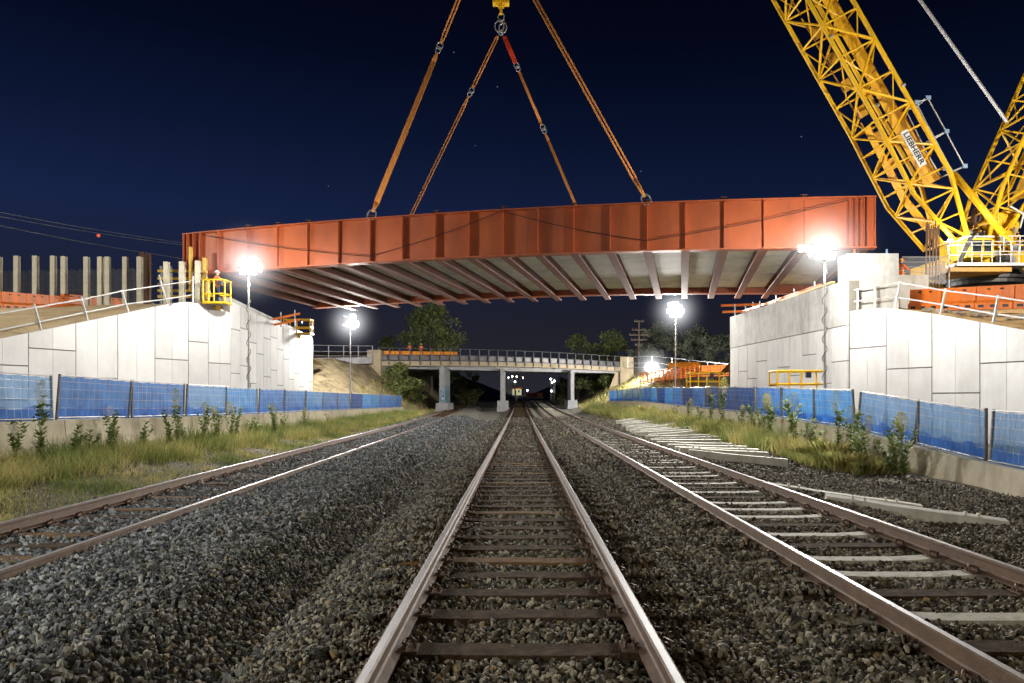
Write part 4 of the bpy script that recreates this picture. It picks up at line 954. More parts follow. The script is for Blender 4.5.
# boom lift baskets (yellow)
def lift_basket(label, c, w, dpt, h, arm=None, toe=True, rz=0):
    t = thing('lift_basket', label, 'work platform', tuple(c)); x, y, z = c
    cs = [(-w/2,-dpt/2),(w/2,-dpt/2),(w/2,dpt/2),(-w/2,dpt/2)]
    mb = MB(); mb.box(x-w/2,x+w/2,y-dpt/2,y+dpt/2,z,z+.05); mb.build('floor', M['greypost'], t)
    mb = MB()
    for i in range(4):
        a, b = cs[i], cs[(i+1)%4]
        for zz_ in (.08,.55,h): mb.tube((x+a[0],y+a[1],z+zz_),(x+b[0],y+b[1],z+zz_),.045 if zz_ > .1 else .07,6)
    mb.build('guard_rail', M['yellow'], t)
    for a in cs+[(0,-dpt/2),(-w/4,-dpt/2)]:
        mb = MB(); mb.tube((x+a[0],y+a[1],z+.05),(x+a[0],y+a[1],z+h),.045,6); mb.build('upright', M['yellow'], t)
    mb = MB(); mb.box(x+.22,x+.42,y-dpt/2-.06,y-dpt/2+.1,z+h-.3,z+h-.05); mb.build('control_box', M['black'], t)
    if arm:
        mb = MB(); mb.bar((x,y+.2,z-.05), arm, .22, .26); mb.build('arm', M['yellow'], t)
    return t
c = P(217,305,39.6); lift_basket('yellow lift basket with a worker in it at the top of the left wall corner', (c.x,c.y,c.z), 1.15, .8, 1.3, arm=(c.x-1.5,c.y+3.5,6.6))
person('worker in orange hi-vis and white helmet in the yellow lift basket', (c.x+.0, c.y, c.z+.05), R8(-35), 'reach', 'hivis')
c = P(298.5,335,56.5); lift_basket('small yellow and white lift basket at the far end of the left abutment', (c.x,c.y,c.z), 2.0, .9, 1.15, arm=(c.x-1.0,c.y+3,6.4))
c = P(705,391,47); lift_basket('yellow scissor lift platform rail behind the right fence, farther one', (c.x,c.y,2.2), 2.1, 1.0, 1.1, arm=(c.x,c.y+.5,.2))
c = P(797,391,33); lift_basket('yellow scissor lift platform rail behind the right fence by the tall light tower', (c.x,c.y,1.75), 2.1, 1.0, 1.12, arm=(c.x,c.y+.5,.2))
# orange edge rails near bearings
def edge_rails(label, segs, posts, Y0, m='orange'):
    t = thing('edge_protection', label, 'edge rail', tuple(P(*posts[0][:2], Y0)))
    for a, b in segs: mb = MB(); mb.bar(P(*a), P(*b), .06, .15); mb.build('rail', M[m], t)
    for (px, y1, y2) in posts: mb = MB(); mb.tube(P(px, y2, Y0), P(px, y1, Y0), .04, 6); mb.build('post', M['steel'], t)
edge_rails('orange edge rails at the far top corner of the right abutment', [((721,305.5,49.8),(766,304.2,48.5)),((722.5,312,49.8),(756,311,48.5))], [(735,304,318),(753,302,314)], 49.2)
edge_rails('orange and grey edge rails under the left end of the span', [((270,320,50),(300,313.5,51)),((268,326,50),(300,319.5,51))], [(281,312,327),(295,310,331)], 50.5)
t = thing('bearing_brackets', 'orange edge boards and bracket rails along the top of the right abutment', 'edge board', (14.6, 42, 7.1))
mb = MB(); mb.bar((14.55,48.6,7.35), (15.05,37,7.35), .05, .14); mb.build('edge_board', M['orange'], t)
for yy in (37.5,40,42.5,45,47.5): mb = MB(); mb.tube((14.95-(yy-37)*.045,yy,7.1),(14.95-(yy-37)*.045,yy,7.6),.04,6); mb.build('post', M['steel'], t)
mb = MB(); mb.bar((14.8,44,7.2),(14.9,35.2,7.2), .16,.1); mb.build('timber_batten', M['formply'], t)
# white striped marker post
mb = MB(); a = P(311,322,61.5); mb.tube((a.x,a.y,6.6),(a.x+.15,a.y,a.z+.2),.07,6); tag(mb.build('marker_post', M['white']), 'thin white marker post at the far end of the left abutment top', 'post')

# ------------------------------------------------------------------ crane
K = 45.5
crane = thing('crawler_crane', 'huge yellow lattice boom crane standing behind the right abutment', 'crane', (P(985,0,K).x, K+1.5, 6.2))
def mid(a, b, t_): return a.lerp(b, t_)
def lattice(name, ch, n, rc, rl, m='yellow', parent=None, faces=((0,1),(1,2),(2,3),(3,0)), dbl=True):
    """ch: four polylines (lists of Vectors); equal fractions are joined by lacing"""
    mb = MB()
    def at(pl, t_):
        L_ = [0]; 
        for a, b in zip(pl[:-1], pl[1:]): L_.append(L_[-1]+(b-a).length)
        s = t_*L_[-1]
        for i in range(len(pl)-1):
            if s <= L_[i+1]+1e-6: return pl[i].lerp(pl[i+1], (s-L_[i])/max(1e-6, L_[i+1]-L_[i]))
        return pl[-1]
    for pl in ch: mb.path(pl, rc, 8)
    for fi, (i, j) in enumerate(faces):
        for k in range(n):
            a0, a1 = at(ch[i], k/n), at(ch[i], (k+1)/n); b0, b1 = at(ch[j], k/n), at(ch[j], (k+1)/n)
            if (k+fi) % 2: mb.tube(a0, b1, rl, 6, cap=False)
            else: mb.tube(b0, a1, rl, 6, cap=False)
            mb.tube(a0, b0, rl*.85, 6, cap=False)
            if dbl and fi in (0, 3): mb.tube(a0.lerp(b0,.5), (a1 if (k+fi) % 2 else b1), rl*.6, 5, cap=False)
        mb.tube(at(ch[i],1), at(ch[j],1), rl, 6)
    return mb.build(name, M[m], parent or crane, smooth=False)
YN, YF = 44.3, 47.5
kb, kc = P(876,120,YN), P(910.5,102,YN)
ka = kb+V(0,YF-YN,0); kd = kc+V(0,YF-YN,0)
u_ = (P(808,0,YN)-kb).normalized()
Bm = [kb+u_*(11.2*i) for i in range(6)]
secB = [kb, kb+u_*52]; secC = [kc, kc+u_*52]; secA = [ka, ka+u_*52]; secD = [kd, kd+u_*52]
boom = lattice('main_boom', [secB, secC, secD, secA], 24, .135, .072)
W[boom.name] = W[crane.name]
ftB = [P(954,240,YN), P(914,194,YN), kb]; ftC = [P(967.6,236,YN), P(950.5,173,YN), kc]
ftA = [v+V(0,YF-YN,0) for v in ftB]; ftD = [v+V(0,YF-YN,0) for v in ftC]
foot = lattice('boom_foot_section', [ftB, ftC, ftD, ftA], 6, .14, .065, dbl=False)
W[foot.name] = W[crane.name]
# solid yellow tray (walkway plates and pendants) inside the boom
def tray(a, b, wv, th, m, name, parent):
    mb = MB(); n_ = max(2, int((b-a).length/1.6)); wv = Vector(wv)
    for i in range(n_):
        p = a.lerp(b, i/n_+.0004); q = a.lerp(b, (i+1)/n_-.0004); nn = (q-p).cross(wv).normalized()*th
        mb.hexa([p-wv-nn, p+wv-nn, q+wv-nn, q-wv-nn, p-wv+nn, p+wv+nn, q+wv+nn, q-wv+nn])
    return mb.build(name, M[m], parent)
pin = (kc-kb); pinu = (pin-u_*pin.dot(u_)).normalized()
cA = (ka+kd)/2+V(0,-.25,0)
cT = (kc+kd)/2-pinu*.22
tray(cT-u_*2, cT+u_*50, V(0,.62,0), .03, 'yellow_c', 'walkway_tray', boom)
mb = MB()
for i in range(24):
    p = cA+pinu*(-.5)+u_*(i*1.9-3)+V(0,-.4,0); mb.tube(p, p+u_*1.7+V(0,.1,0), .05, 6)
    if i < 6: mb.obox(p+V(0,-.3,.4), u_, (0,1,0), pinu, .35, .12, .22)
mb.build('pendant_links', M['yellow_d'], boom)
fm = lambda a, b, k_: a.lerp(b, k_)
tray((ftC[1]+ftD[1])/2-pinu*.2, (ftC[2]+ftD[2])/2-pinu*.2, V(0,.8,0), .04, 'yellow_c', 'foot_tray', foot)
tray((ftB[1]+ftA[1])/2+pinu*.25, (ftB[2]+ftA[2])/2+pinu*.25, V(0,.35,0), .04, 'yellow_c', 'foot_tray', foot)
tray((ftB[0]+ftA[0])/2+pinu*.15, (ftB[1]+ftA[1])/2+pinu*.25, V(0,.35,0), .05, 'yellow_c', 'foot_web', foot)
# boom tip with sheaves and hoist rope down to the lifting beam
tipc = (kb+kc+ka+kd)/4+u_*52
mb = MB()
for (a) in (kb,kc,ka,kd): mb.tube(a+u_*52, tipc+u_*3, .1, 6)
for o_y in (-.5,0,.5): mb.ring(tipc+u_*3.1+V(0,o_y,0), (0,1,0), .7, .1, 18, 6)
mb.build('boom_head', M['yellow'], boom)
mb = MB(); hb = V((apN.x+apF.x)/2, 45.5, zt+1.2); th_ = tipc+u_*3.1+V(0,-.3,0)
for o_ in (-.3,-.1,.1,.3): mb.tube((hb.x+o_,45.5,hb.z+2.6),(th_.x+o_,th_.y,th_.z),.025,5)
mb.build('hoist_rope', M['rope'], crane)
mb = MB(); mb.box(hb.x-.45,hb.x+.45,45.2,45.8,hb.z+.9,hb.z+2.7); mb.ring((hb.x,45.5,hb.z+.45),(0,1,0),.3,.09,14,6); mb.tube((hb.x,45.5,hb.z+.2),(hb.x,42,zt+.4),.04,6); mb.tube((hb.x,45.5,hb.z+.2),(hb.x,49,zt+.4),.04,6)
mb.build('hook_block', M['yellow'], crane)
# name board on the boom
bc = P(913.5,148.3,YN-.16); bx = (P(922.5,164.2,YN-.16)-P(904.5,132.4,YN-.16)); bu = bx.normalized(); bn = V(0,-1,0); bv = bu.cross(bn).normalized()
mb = MB(); mb.obox(bc, bu, bn, bv, bx.length/2+.10, .02, .225); board = mb.build('name_board', M['signw'], boom); W[board.name] = W[crane.name]
cu = bpy.data.curves.new('txt', 'FONT'); cu.body = 'LIEBHERR'; cu.size = .47; cu.extrude = .004; cu.offset = .012; cu.align_x = 'CENTER'; cu.align_y = 'CENTER'; cu.space_character = 1.02
to = bpy.data.objects.new('txt', cu); C.objects.link(to); bpy.context.view_layer.update()
me = bpy.data.meshes.new_from_object(to.evaluated_get(bpy.context.evaluated_depsgraph_get())); bpy.data.objects.remove(to)
tw = max(v.co.x for v in me.vertices)-min(v.co.x for v in me.vertices); th0 = max(v.co.y for v in me.vertices)-min(v.co.y for v in me.vertices)
upv = -bv if (-bv).dot(V(1,0,.3)) > 0 else bv
R3 = Matrix((bu, upv, bn)).transposed().to_4x4()
if R3.determinant() < 0: upv = -upv; R3 = Matrix((bu, upv, bn)).transposed().to_4x4()
me.transform(Matrix.Diagonal((bx.length*.97/tw, .33/th0, 1, 1))); me.transform(R3); me.transform(Matrix.Translation(bc+V(0,-.028,0)-W[crane.name]))
me.materials.clear(); me.materials.append(M['signb']); lo = bpy.data.objects.new('lettering', me); C.objects.link(lo); lo.parent = board
# side platform
mb = MB()
q = lambda a, b: P(764+a/2.627, b/2.627, YN+.3)
for loop in ([(400,270),(430,258),(478,345),(445,362)], [(445,365),(478,347),(526,437),(495,450)]):
    pts = [q(*p) for p in loop]; mb.path(pts+[pts[0]], .045, 6); pts2 = [p+V(0,1.2,0) for p in pts]; mb.path(pts2+[pts2[0]], .045, 6)
    for a, b in zip(pts, pts2): mb.tube(a, b, .035, 5)
mb.build('side_platform', M['steel'], boom)
mb = MB(); 
for p in ((430,258),(526,437),(400,270),(478,346)): mb.obox(q(*p)+V(0,-.06,0), (1,0,0), (0,1,0), (0,0,1), .14, .05, .12)
mb.build('platform_corner', M['bluetube'], boom)
mb = MB()
for (px, py) in ((904,85),(878,105),(832,36),(944,169)): mb.ball(P(px,py,YN-.2), .11, 8, 6)
mb.build('boom_lamp', M['steel'], boom)
# second lattice: derrick mast leaning right
YM, YM2 = 44.9, 48.2
mu = (P(1024,93,YM)-P(975,205,YM)); mu.normalize()
m0 = P(975,200,YM); m1 = P(1010,206,YM)
mE = [P(988,240,YM), P(1003,186,YM), P(1003,186,YM)+mu*26]; mF = [P(1000,243,YM), P(1046,172,YM), P(1046,172,YM)+mu*26]
mast = lattice('derrick_mast', [mE, mF, [v+V(0,YM2-YM,0) for v in mF], [v+V(0,YM2-YM,0) for v in mE]], 14, .13, .065)
W[mast.name] = W[crane.name]
tray(P(1018,200,YM2-.5), P(1018,200,YM2-.5)+mu*22, V(.5,0,.15), .03, 'yellow_d', 'mast_tray', mast)
# boom backstop, ropes
mb = MB(); a, b = P(954,174,YN+.5), P(1004,235,YN-1.2); mb.tube(a, b, .20, 10); mb.tube(b, P(1014,244,YN-1.3), .11, 8); mb.build('boom_backstop', M['yellow'], crane, smooth=True)
mb = MB(); a, b = P(1007,122,YM), P(920,0,YM+.0); d = b-a; 
mb.tube(a, a+d*4.1, .10, 8)
mb.build('luffing_pendant', M['rope'], crane)
mb = MB(); mb.tube(P(1010,206,YM-.2), P(1036,222,YM-.2), .07, 6); mb.tube(P(1020,228,YM-.2), P(1030,190,YM-.2), .06, 6); mb.build('tie_rod', M['steel'], crane)
# house, cab, catwalk, winch
YC = 44.6
def pb(mb, x0, y0, x1, y1, Yn, dep):   # box whose near face spans the two image corners at depth Yn
    a = P(x0, y1, Yn); b = P(x1, y0, Yn); mb.box(a.x, b.x, Yn, Yn+dep, a.z, b.z)
mb = MB(); pb(mb, 962,252,1060,273, YC+.6, 6); pb(mb, 998,244,1070,268, YC+2, 4); pb(mb, 966,236,1000,254, YC+1.4, 3); pb(mb, 992,228,1016,252, YC+2.2, 2.6)
for x in (970,983,996,1009,1022): pb(mb, x, 253.5, x+1.2, 272, YC+.55, .05)
mb.build('superstructure', M['yellow'], crane)
cab = MB(); pb(cab, 967.5,237.5,994,257, YC-.9, 2.0); cabo = cab.build('cab', M['yellow'], crane); W[cabo.name] = W[crane.name]
mb = MB(); pb(mb, 971,240,982.5,251.5, YC-.93, .02); pb(mb, 984.5,240,992,251.5, YC-.93, .02); mb.build('window', M['darkglass'], cabo)
mb = MB(); pb(mb, 967,235.6,995,237.3, YC-1.1, 2.3); mb.build('cab_roof', M['white'], cabo)
mb = MB(); mb.prism([P(969,237,YC-1.25),P(975,235,YC-1.25),P(962,262,YC-1.25),P(958,262,YC-1.25)], (0,.1,0)); mb.build('cab_guard', M['black'], cabo)
mb = MB(); a, b = P(957,264.4,YC-2), P(1040,263.5,YC-2); mb.box(a.x, b.x, YC-2.0, YC-.95, a.z-.06, a.z+.10); mb.build('catwalk_floor', M['steel'], crane)
mb = MB(); pb(mb, 950,267,1012,271.5, YC-1.7, 3); pb(mb, 945,262,953,272, YC-.5, 2); mb.build('catwalk_underframe', M['yellow_d'], crane)
for dep in (0, .95):
    mb = MB()
    for py in (242, 252): mb.tube(P(958,py,YC-2)+V(0,dep,0), P(1040,py-1,YC-2)+V(0,dep,0), .026, 6)
    for px in (958,972,992,1011,1030): mb.tube(P(px,264,YC-2)+V(0,dep,0), P(px,242,YC-2)+V(0,dep,0), .026, 6)
    mb.build('catwalk_rail', M['white'], crane)
mb = MB()
for px in (1004, 1012, 1020): mb.tube(P(px,236,YC-1.5), P(px,252,YC-1.5), .035, 6)
mb.tube(P(1000,236,YC-1.5), P(1036,236,YC-1.5), .035, 6); mb.build('upper_rail', M['white'], crane)
mb = MB(); c = P(1004,225,YC+1.2)
mb.tube(c+V(0,-.2,0), c+V(0,.9,0), .82, 20); mb.tube(c+V(0,-.3,0), c+V(0,-.2,0), .25, 12)
for i in range(8): mb.ball(c+V(.6*math.cos(i*PI/4), -.24, .6*math.sin(i*PI/4)), .08, 6, 4)
mb.build('winch_drum', M['yellow'], crane)
mb = MB()
for i in range(22):
    px = 971+12*random.random(); mb.tube(P(px-4+4*random.random(),231,YC+2.4), P(px+2,208+6*random.random(),YC+2.4), .05, 5)
mb.build('rope_bundle', M['rebar'], crane)
mb = MB()
for i in range(26):
    a = P(random.uniform(945,1020), random.uniform(222,262), YC+random.uniform(-.2,2)); b = a+V(random.uniform(-1.2,1.2), random.uniform(-.5,.5), random.uniform(-.8,.8)); mb.tube(a, b, random.choice([.05,.07,.09]), 6)
mb.build('hydraulic_pipes', M['yellow_d'], crane)
mb = MB(); 
for i in range(14): a = P(random.uniform(968,1020), random.uniform(228,262), YC-.2+random.uniform(-.3,.6)); mb.obox(a, (1,.2,.3), (0,1,0), (0,0,1), random.uniform(.08,.3), .1, random.uniform(.08,.2))
mb.build('machinery_box', M['steel'], crane)
mb = MB(); pb(mb, 962,262,985,268,YC-.4,2); pb(mb, 996,256,1010,266,YC+.1,1.5); pb(mb, 1014,246,1024,262,YC+1.2,1.5); pb(mb, 975,229,984,236,YC+1.6,1.2); pb(mb, 996,240,1003,250,YC+1.8,1.2); mb.build('machinery_housing', M['black'], crane)
mb = MB(); c = P(985,281,YC+1.6); mb.tube((c.x,c.y,c.z-.35),(c.x,c.y,c.z+.45),2.1,32); mb.tube((c.x,c.y,c.z-.1),(c.x,c.y,c.z+.2),2.3,32); mb.build('slewing_ring', M['black'], crane)
for s_, yy in ((-1, YC-1.2), (1, YC+4.2)):
    tr = MB(); x0 = P(938,0,YC).x; x1 = x0+9.5; z0 = 6.25; pr = [(x0+.5,z0),(x1-.5,z0),(x1,z0+.6),(x1-.5,z0+1.25),(x0+.5,z0+1.25),(x0,z0+.6)]
    tr.prism([(a, yy, b) for a, b in pr], (0,1.2,0))
    for i in range(28): tr.box(x0+.5+i*.31, x0+.72+i*.31, yy-.03, yy+1.23, z0+1.252, z0+1.31)
    tk = tr.build('crawler_track', M['black'], crane)
# rebar mesh fence and rusty bars by the crane
t = thing('rebar_mesh', 'grey lattice of reinforcement bars behind the right end block', 'rebar mesh', tuple(P(922,285,39)))
mb = MB()
for i in range(22): px = 903+42*i/21; mb.tube(P(px,284,39), P(px,256.5,39), .018, 4)
mb.build('vertical_bars', M['rebar_g'], t)
mb = MB()
for py in (257,262,267,272,277): mb.tube(P(902,py,38.95), P(946,py,38.95), .02, 4)
mb.build('horizontal_bars', M['rebar_g'], t)
t = thing('rebar_cage', 'tall rusty reinforcement cage standing in front of the boom foot', 'rebar cage', tuple(P(932,285,40)))
mb = MB()
for i in range(13): px = 926+13*i/12; mb.tube((P(px,0,40).x, 40+(i%3)*.2, 6.1), P(px,223+random.uniform(-2,6),40+(i%3)*.2), .03, 5)
mb.build('vertical_bars', M['rebar'], t)
mb = MB()
for py in range(232,286,6): mb.tube(P(926,py,39.96), P(939,py,39.96), .016, 4)
mb.build('hoop', M['rebar'], t)
person('worker in orange hi-vis behind the right end block beside the rebar mesh', (P(905,0,38).x, 38.4, P(0,258,38).z-1.75), R8(-70), 'reach', 'hivis', hat='orange_y')

# ------------------------------------------------------------------ old road bridge
br = thing('road_bridge', 'low old concrete road bridge with grey railing crossing the tracks on three piers', 'bridge', (P(510,0,98).x, 98, 1))
eL, eR = P(378,363.5,89), P(622,370,107); eL.z = P(378,365.5,89).z; eR.z = P(622,371.5,107).z
zdk = (eL.z+eR.z)/2
bu_ = (V(eR.x,eR.y,0)-V(eL.x,eL.y,0)).normalized(); bn_ = V(-bu_.y, bu_.x, 0)
Lb = (eR-eL).length
def ob(s, n, z): return V(eL.x,eL.y,0)+bu_*s+bn_*n+V(0,0,z)
def obx(mb, s0, s1, n0, n1, z0, z1): return mb.hexa([ob(s0,n0,z0),ob(s1,n0,z0),ob(s1,n1,z0),ob(s0,n1,z0),ob(s0,n0,z1),ob(s1,n0,z1),ob(s1,n1,z1),ob(s0,n1,z1)])
sag = lambda s: zdk+.28*math.sin(PI*s/Lb)
mb = MB()
for i in range(12): 
    s0, s1 = Lb*i/12, Lb*(i+1)/12; za, zb_ = sag(s0), sag(s1)
    mb.hexa([ob(s0,0,za),ob(s1,0,zb_),ob(s1,.35,zb_),ob(s0,.35,za),ob(s0,0,za+.55),ob(s1,0,zb_+.55),ob(s1,.35,zb_+.55),ob(s0,.35,za+.55)])
mb.build('edge_beam', M['conc_tan'], br)
mb = MB()
for i in range(12): s0, s1 = Lb*i/12, Lb*(i+1)/12; obx(mb, s0, s1, .352, 8, sag((s0+s1)/2)+.25, sag((s0+s1)/2)+.7)
mb.build('deck', M['conc_grey'], br)
for k in range(3): mb = MB(); obx(mb, 0, Lb, 1.2+k*2.6, 1.6+k*2.6, zdk-.25, zdk+.28); mb.build('deck_girder', M['conc_grey'], br)
# railing
mb = MB()
for i in range(28):
    s = Lb*i/27; z = sag(s)+.55; mb.tube(ob(s,-.08,z-.45), ob(s,-.08,z+1.62), .075, 6)
    mb.build('railing_post', M['darkrail'], br); mb = MB() 
for dz in (-.25,.4,1.22):
    mb = MB()
    for i in range(12): mb.tube(ob(Lb*i/12,.05,sag(Lb*i/12)+.92+dz), ob(Lb*(i+1)/12,.05,sag(Lb*(i+1)/12)+.92+dz), .05, 5)
    mb.build('railing', M['darkrail'], br)
mb = MB()
for i in range(27):
    s0, s1 = Lb*i/27+.12, Lb*(i+1)/27-.12; z = sag(s0)+.57; mb.hexa([ob(s0,.2,z+.02),ob(s1,.2,z+.02),ob(s1,.24,z+.02),ob(s0,.24,z+.02),ob(s0,.2,z+.78),ob(s1,.2,z+.78),ob(s1,.24,z+.78),ob(s0,.24,z+.78)])
mb.build('parapet', M['greypost'], br)
# piers
def pier(px, hw, ytop, ybase, Yp, graff=False):
    c = P(px, 400, Yp); zg = g1(c.x, Yp); zt_ = zdk+.05; zbk = P(px, ybase-7.5, Yp).z
    mb = MB(); mb.box(c.x-hw, c.x+hw, Yp, Yp+7.0, zbk, zt_); p_ = mb.build('pier', M['conc_grey'], br); W[p_.name] = W[br.name]
    mb = MB(); w2 = hw+.38; mb.hexa([(c.x-w2-.12,Yp-.5,zg-.4),(c.x+w2+.12,Yp-.5,zg-.4),(c.x+w2+.12,Yp+7.5,zg-.4),(c.x-w2-.12,Yp+7.5,zg-.4),(c.x-w2,Yp-.4,zbk+.05),(c.x+w2,Yp-.4,zbk+.05),(c.x+w2,Yp+7.4,zbk+.05),(c.x-w2,Yp+7.4,zbk+.05)])
    mb.build('pier_base', M['conc_grey'], p_)
    if graff:
        g, nt, b = nodemat('graffiti_paint'); N = nt.nodes.new; L = nt.links.new
        tc = N('ShaderNodeTexCoord'); n_ = N('ShaderNodeTexNoise'); n_.inputs['Scale'].default_value = 1.6; n_.inputs['Distortion'].default_value = 3; L(tc.outputs['Object'], n_.inputs['Vector'])
        r = N('ShaderNodeValToRGB'); r.color_ramp.interpolation = 'CONSTANT'; cc = [(0,(.35,.36,.37)),(.40,(.03,.22,.12)),(.48,(.03,.10,.40)),(.56,(.30,.55,.60)),(.62,(.42,.42,.43))]
        r.color_ramp.elements[0].color = (*cc[0][1],1); r.color_ramp.elements[1].position = cc[-1][0]; r.color_ramp.elements[1].color = (*cc[-1][1],1)
        for p, c_ in cc[1:-1]: e = r.color_ramp.elements.new(p); e.color = (*c_,1)
        L(n_.outputs['Fac'], r.inputs['Fac']); L(r.outputs['Color'], b.inputs['Base Color']); b.inputs['Roughness'].default_value = .6
        mb = MB(); mb.box(c.x+hw+.003, c.x+hw+.012, Yp+.4, Yp+5.5, zbk+.1, zbk+2.3); mb.box(c.x-hw+.1, c.x+hw-.05, Yp-.012, Yp-.003, zbk+.1, zbk+1.8); mb.build('graffiti', g, p_)
pier(442, .33, 368, 411, 92, True); pier(502.5, .27, 368, 408.5, 97.5); pier(572.5, .24, 369, 408, 102)
# abutments of the old bridge
mb = MB(); a = P(381,358,88.6); mb.box(a.x-1.6, a.x, 88.3, 97, 2.5, P(0,350,88.6).z); mb.build('end_post', M['conc_tan'], br)
mb = MB(); a = P(620,357,107); mb.box(a.x+.0, a.x+1.9, 106.6, 115, 0.8, P(0,357,107).z); mb.build('end_post', M['conc_tan'], br)
mb = MB(); mb.hexa([P(608,392,108), P(630,395,108), P(630,395,115), P(608,392,115), P(616,371,108), P(630,371,108), P(630,371,115), P(616,371,115)]); mb.build('abutment_slope', M['conc_tan'], br)
t = thing('road_parapet', 'grey concrete road parapet with wire fence left of the old bridge', 'parapet', tuple(P(345,362,86)))
mb = MB(); a, b = P(296,364,80), P(372,363.5,87.5); 
mb.hexa([a, b, b+V(0,.4,0), a+V(0,.4,0), a+V(0,0,.62), b+V(0,0,.75), b+V(0,.4,.75), a+V(0,.4,.62)]); mb.build('wall', M['conc_grey'], t)
mb = MB()
for i in range(6):
    p = a.lerp(b, i/5); mb.tube(p+V(0,.2,.62), p+V(0,.2,2.1), .06, 6)
for dz in (.9,1.4,2.08): mb.tube(a+V(0,.2,dz), b+V(0,.2,dz), .03, 5)
mb.build('fence', M['steel'], t)
t = thing('site_fence', 'wire site fence on posts right of the old bridge below the trees', 'fence', tuple(P(680,360,96)))
mb = MB()
fp = [(628,357,104),(652,356,100),(672,358,97),(689,360,94),(708,362,90),(728,364,86),(745,366,82)]
for (px, py, yy) in fp: mb.tube(P(px,py+11,yy), P(px,py,yy), .06, 6)
mb.build('post', M['white'], t)
mb = MB()
for dz in (0,.9,1.5):
    mb.path([P(*q_)-V(0,0,dz) for q_ in fp], .03, 5)
mb.build('wire', M['steel'], t)
# orange barriers on the far banks
water_barrier('water_filled_barrier', 'amber barrier behind the old bridge railing', ob(.5,1.2,sag(0)+.92), ob(11,1.2,sag(8)+.95), 5, .95, M['orange_y'], 'amber barriers on the old bridge')
def fence_boxes(label, a, b, n, h, m, grp):
    a = Vector(a); b = Vector(b)
    for i in range(n):
        p = a.lerp(b, i/n); q_ = a.lerp(b, (i+1)/n); t = thing('mesh_barrier', label+f', {ORD[i] if i else "first"} from the left', 'plastic barrier', tuple((p+q_)/2), grp); d = (q_-p)*.96
        mb = MB()
        for k in range(7): z = h*(.05+k*.145); mb.hexa([p+V(0,0,z), p+d+V(0,0,z), p+d+V(0,.06,z), p+V(0,.06,z), p+V(0,0,z+.09), p+d+V(0,0,z+.09), p+d+V(0,.06,z+.09), p+V(0,.06,z+.09)])
        for f in (0,.5,1): c_ = p+d*f; mb.box(c_.x-.06,c_.x+.06,c_.y-.05,c_.y-.005,c_.z,c_.z+h)
        mb.build('slatted_board', m, t)
        mb = MB(); mb.box(p.x, p.x+.5, p.y-.3, p.y+.3, p.z-.06, p.z); mb.build('foot', M['black'], t)
fence_boxes('orange slatted barrier climbing the right bank before the trees', P(640,383,84), P(700,376.5,72), 7, 1.15, M['orange'], 'slatted barriers on the right bank')
water_barrier('water_filled_barrier', 'orange plastic barrier by the right abutment foot', P(702,376.5,68), P(731,376,66), 3, 1.0, M['orange'], 'orange barriers by the right abutment')
water_barrier('water_filled_barrier', 'amber plastic barrier high on the right bank', P(669,371,88), P(700,371,84), 3, 1.0, M['orange_y'], 'amber barriers high on the right bank')
person('worker in orange hi-vis behind the orange barriers right of the bank', P(716,382,70), R8(160), 'stand', 'hivis')
o_ = ob(Lb*.135,2.4,0); person('worker in orange on the old bridge, left of the pair', (o_.x, o_.y, sag(5)+1.15), R8(150), 'stand', 'hivis', group='two workers on the old bridge')
o_ = ob(Lb*.178,2.4,0); person('worker in orange on the old bridge, right of the pair', (o_.x, o_.y, sag(5)+1.15), R8(200), 'stand', 'hivis', group='two workers on the old bridge')

# ------------------------------------------------------------------ far station area seen under the bridge
t = thing('station_building', 'small cream building with a glowing wall far down the line under the old bridge', 'building', tuple(P(518,396,170)))
mb = MB(); pb(mb, 512.5,389,521.5,395, 170, 8); mb.build('wall', M['cream_glow'], t)
mb = MB(); a = P(511.5,389,169.5); b = P(523,386.8,169.5); mb.prism([P(511.5,389,169.5),P(523,387.6,169.5),P(523,386.4,169.5),P(511.8,388.2,169.5)], (0,9,0)); mb.build('roof', M['orange_y'], t)
mb = MB(); pb(mb, 515,390.5,516.2,394.9, 169.9, .08); pb(mb, 518.2,390.3,519.6,392.5, 169.9, .08); mb.build('window', M['black'], t)
t = thing('station_platform', 'grey platform edge crossing the end of the tracks', 'platform', tuple(P(530,398,163)))
mb = MB(); mb.hexa([P(517,399.2,163),P(544,398.6,163),P(544,398.6,166),P(517,399.2,166),P(519,397,163),P(543,396.8,163),P(543,396.8,166),P(519,397,166)]); mb.build('platform', M['conc_grey'], t)
water_barrier('water_filled_barrier', 'orange barrier on the far platform', P(526,397.2,163.6), P(543,396.8,163.6), 3, .9, M['orange'], 'orange barriers on the far platform')
sl_ = [(508.5,377.5,'lampgreen'),(512.3,376.3,'lampfar'),(516.7,376.7,'lampwarm'),(515,381.8,'lampfar'),(523,377.7,'lampwarm'),(527.3,390.3,'lampfar'),
       (550.7,379,'lampfar'),(552,382.5,'lampgreen'),(554.2,381,'lampfar'),(551.5,391,'lampfar')]
for i, (px, py, lm) in enumerate(sl_):
    yy = 178+random.uniform(-12,22); p = P(px,py,yy); t = thing('street_lamp', 'small bright lamp on a pale post in the far station yard', 'street lamp', (p.x,p.y,1.2), 'lamps in the far station yard')
    mb = MB(); mb.tube((p.x,p.y,1.2),(p.x,p.y,p.z),.13,6); mb.build('post', M['steel'], t)
    mb = MB(); mb.ball((p.x,p.y-.2,p.z), .17, 8, 6); mb.build('lamp', M[lm], t)
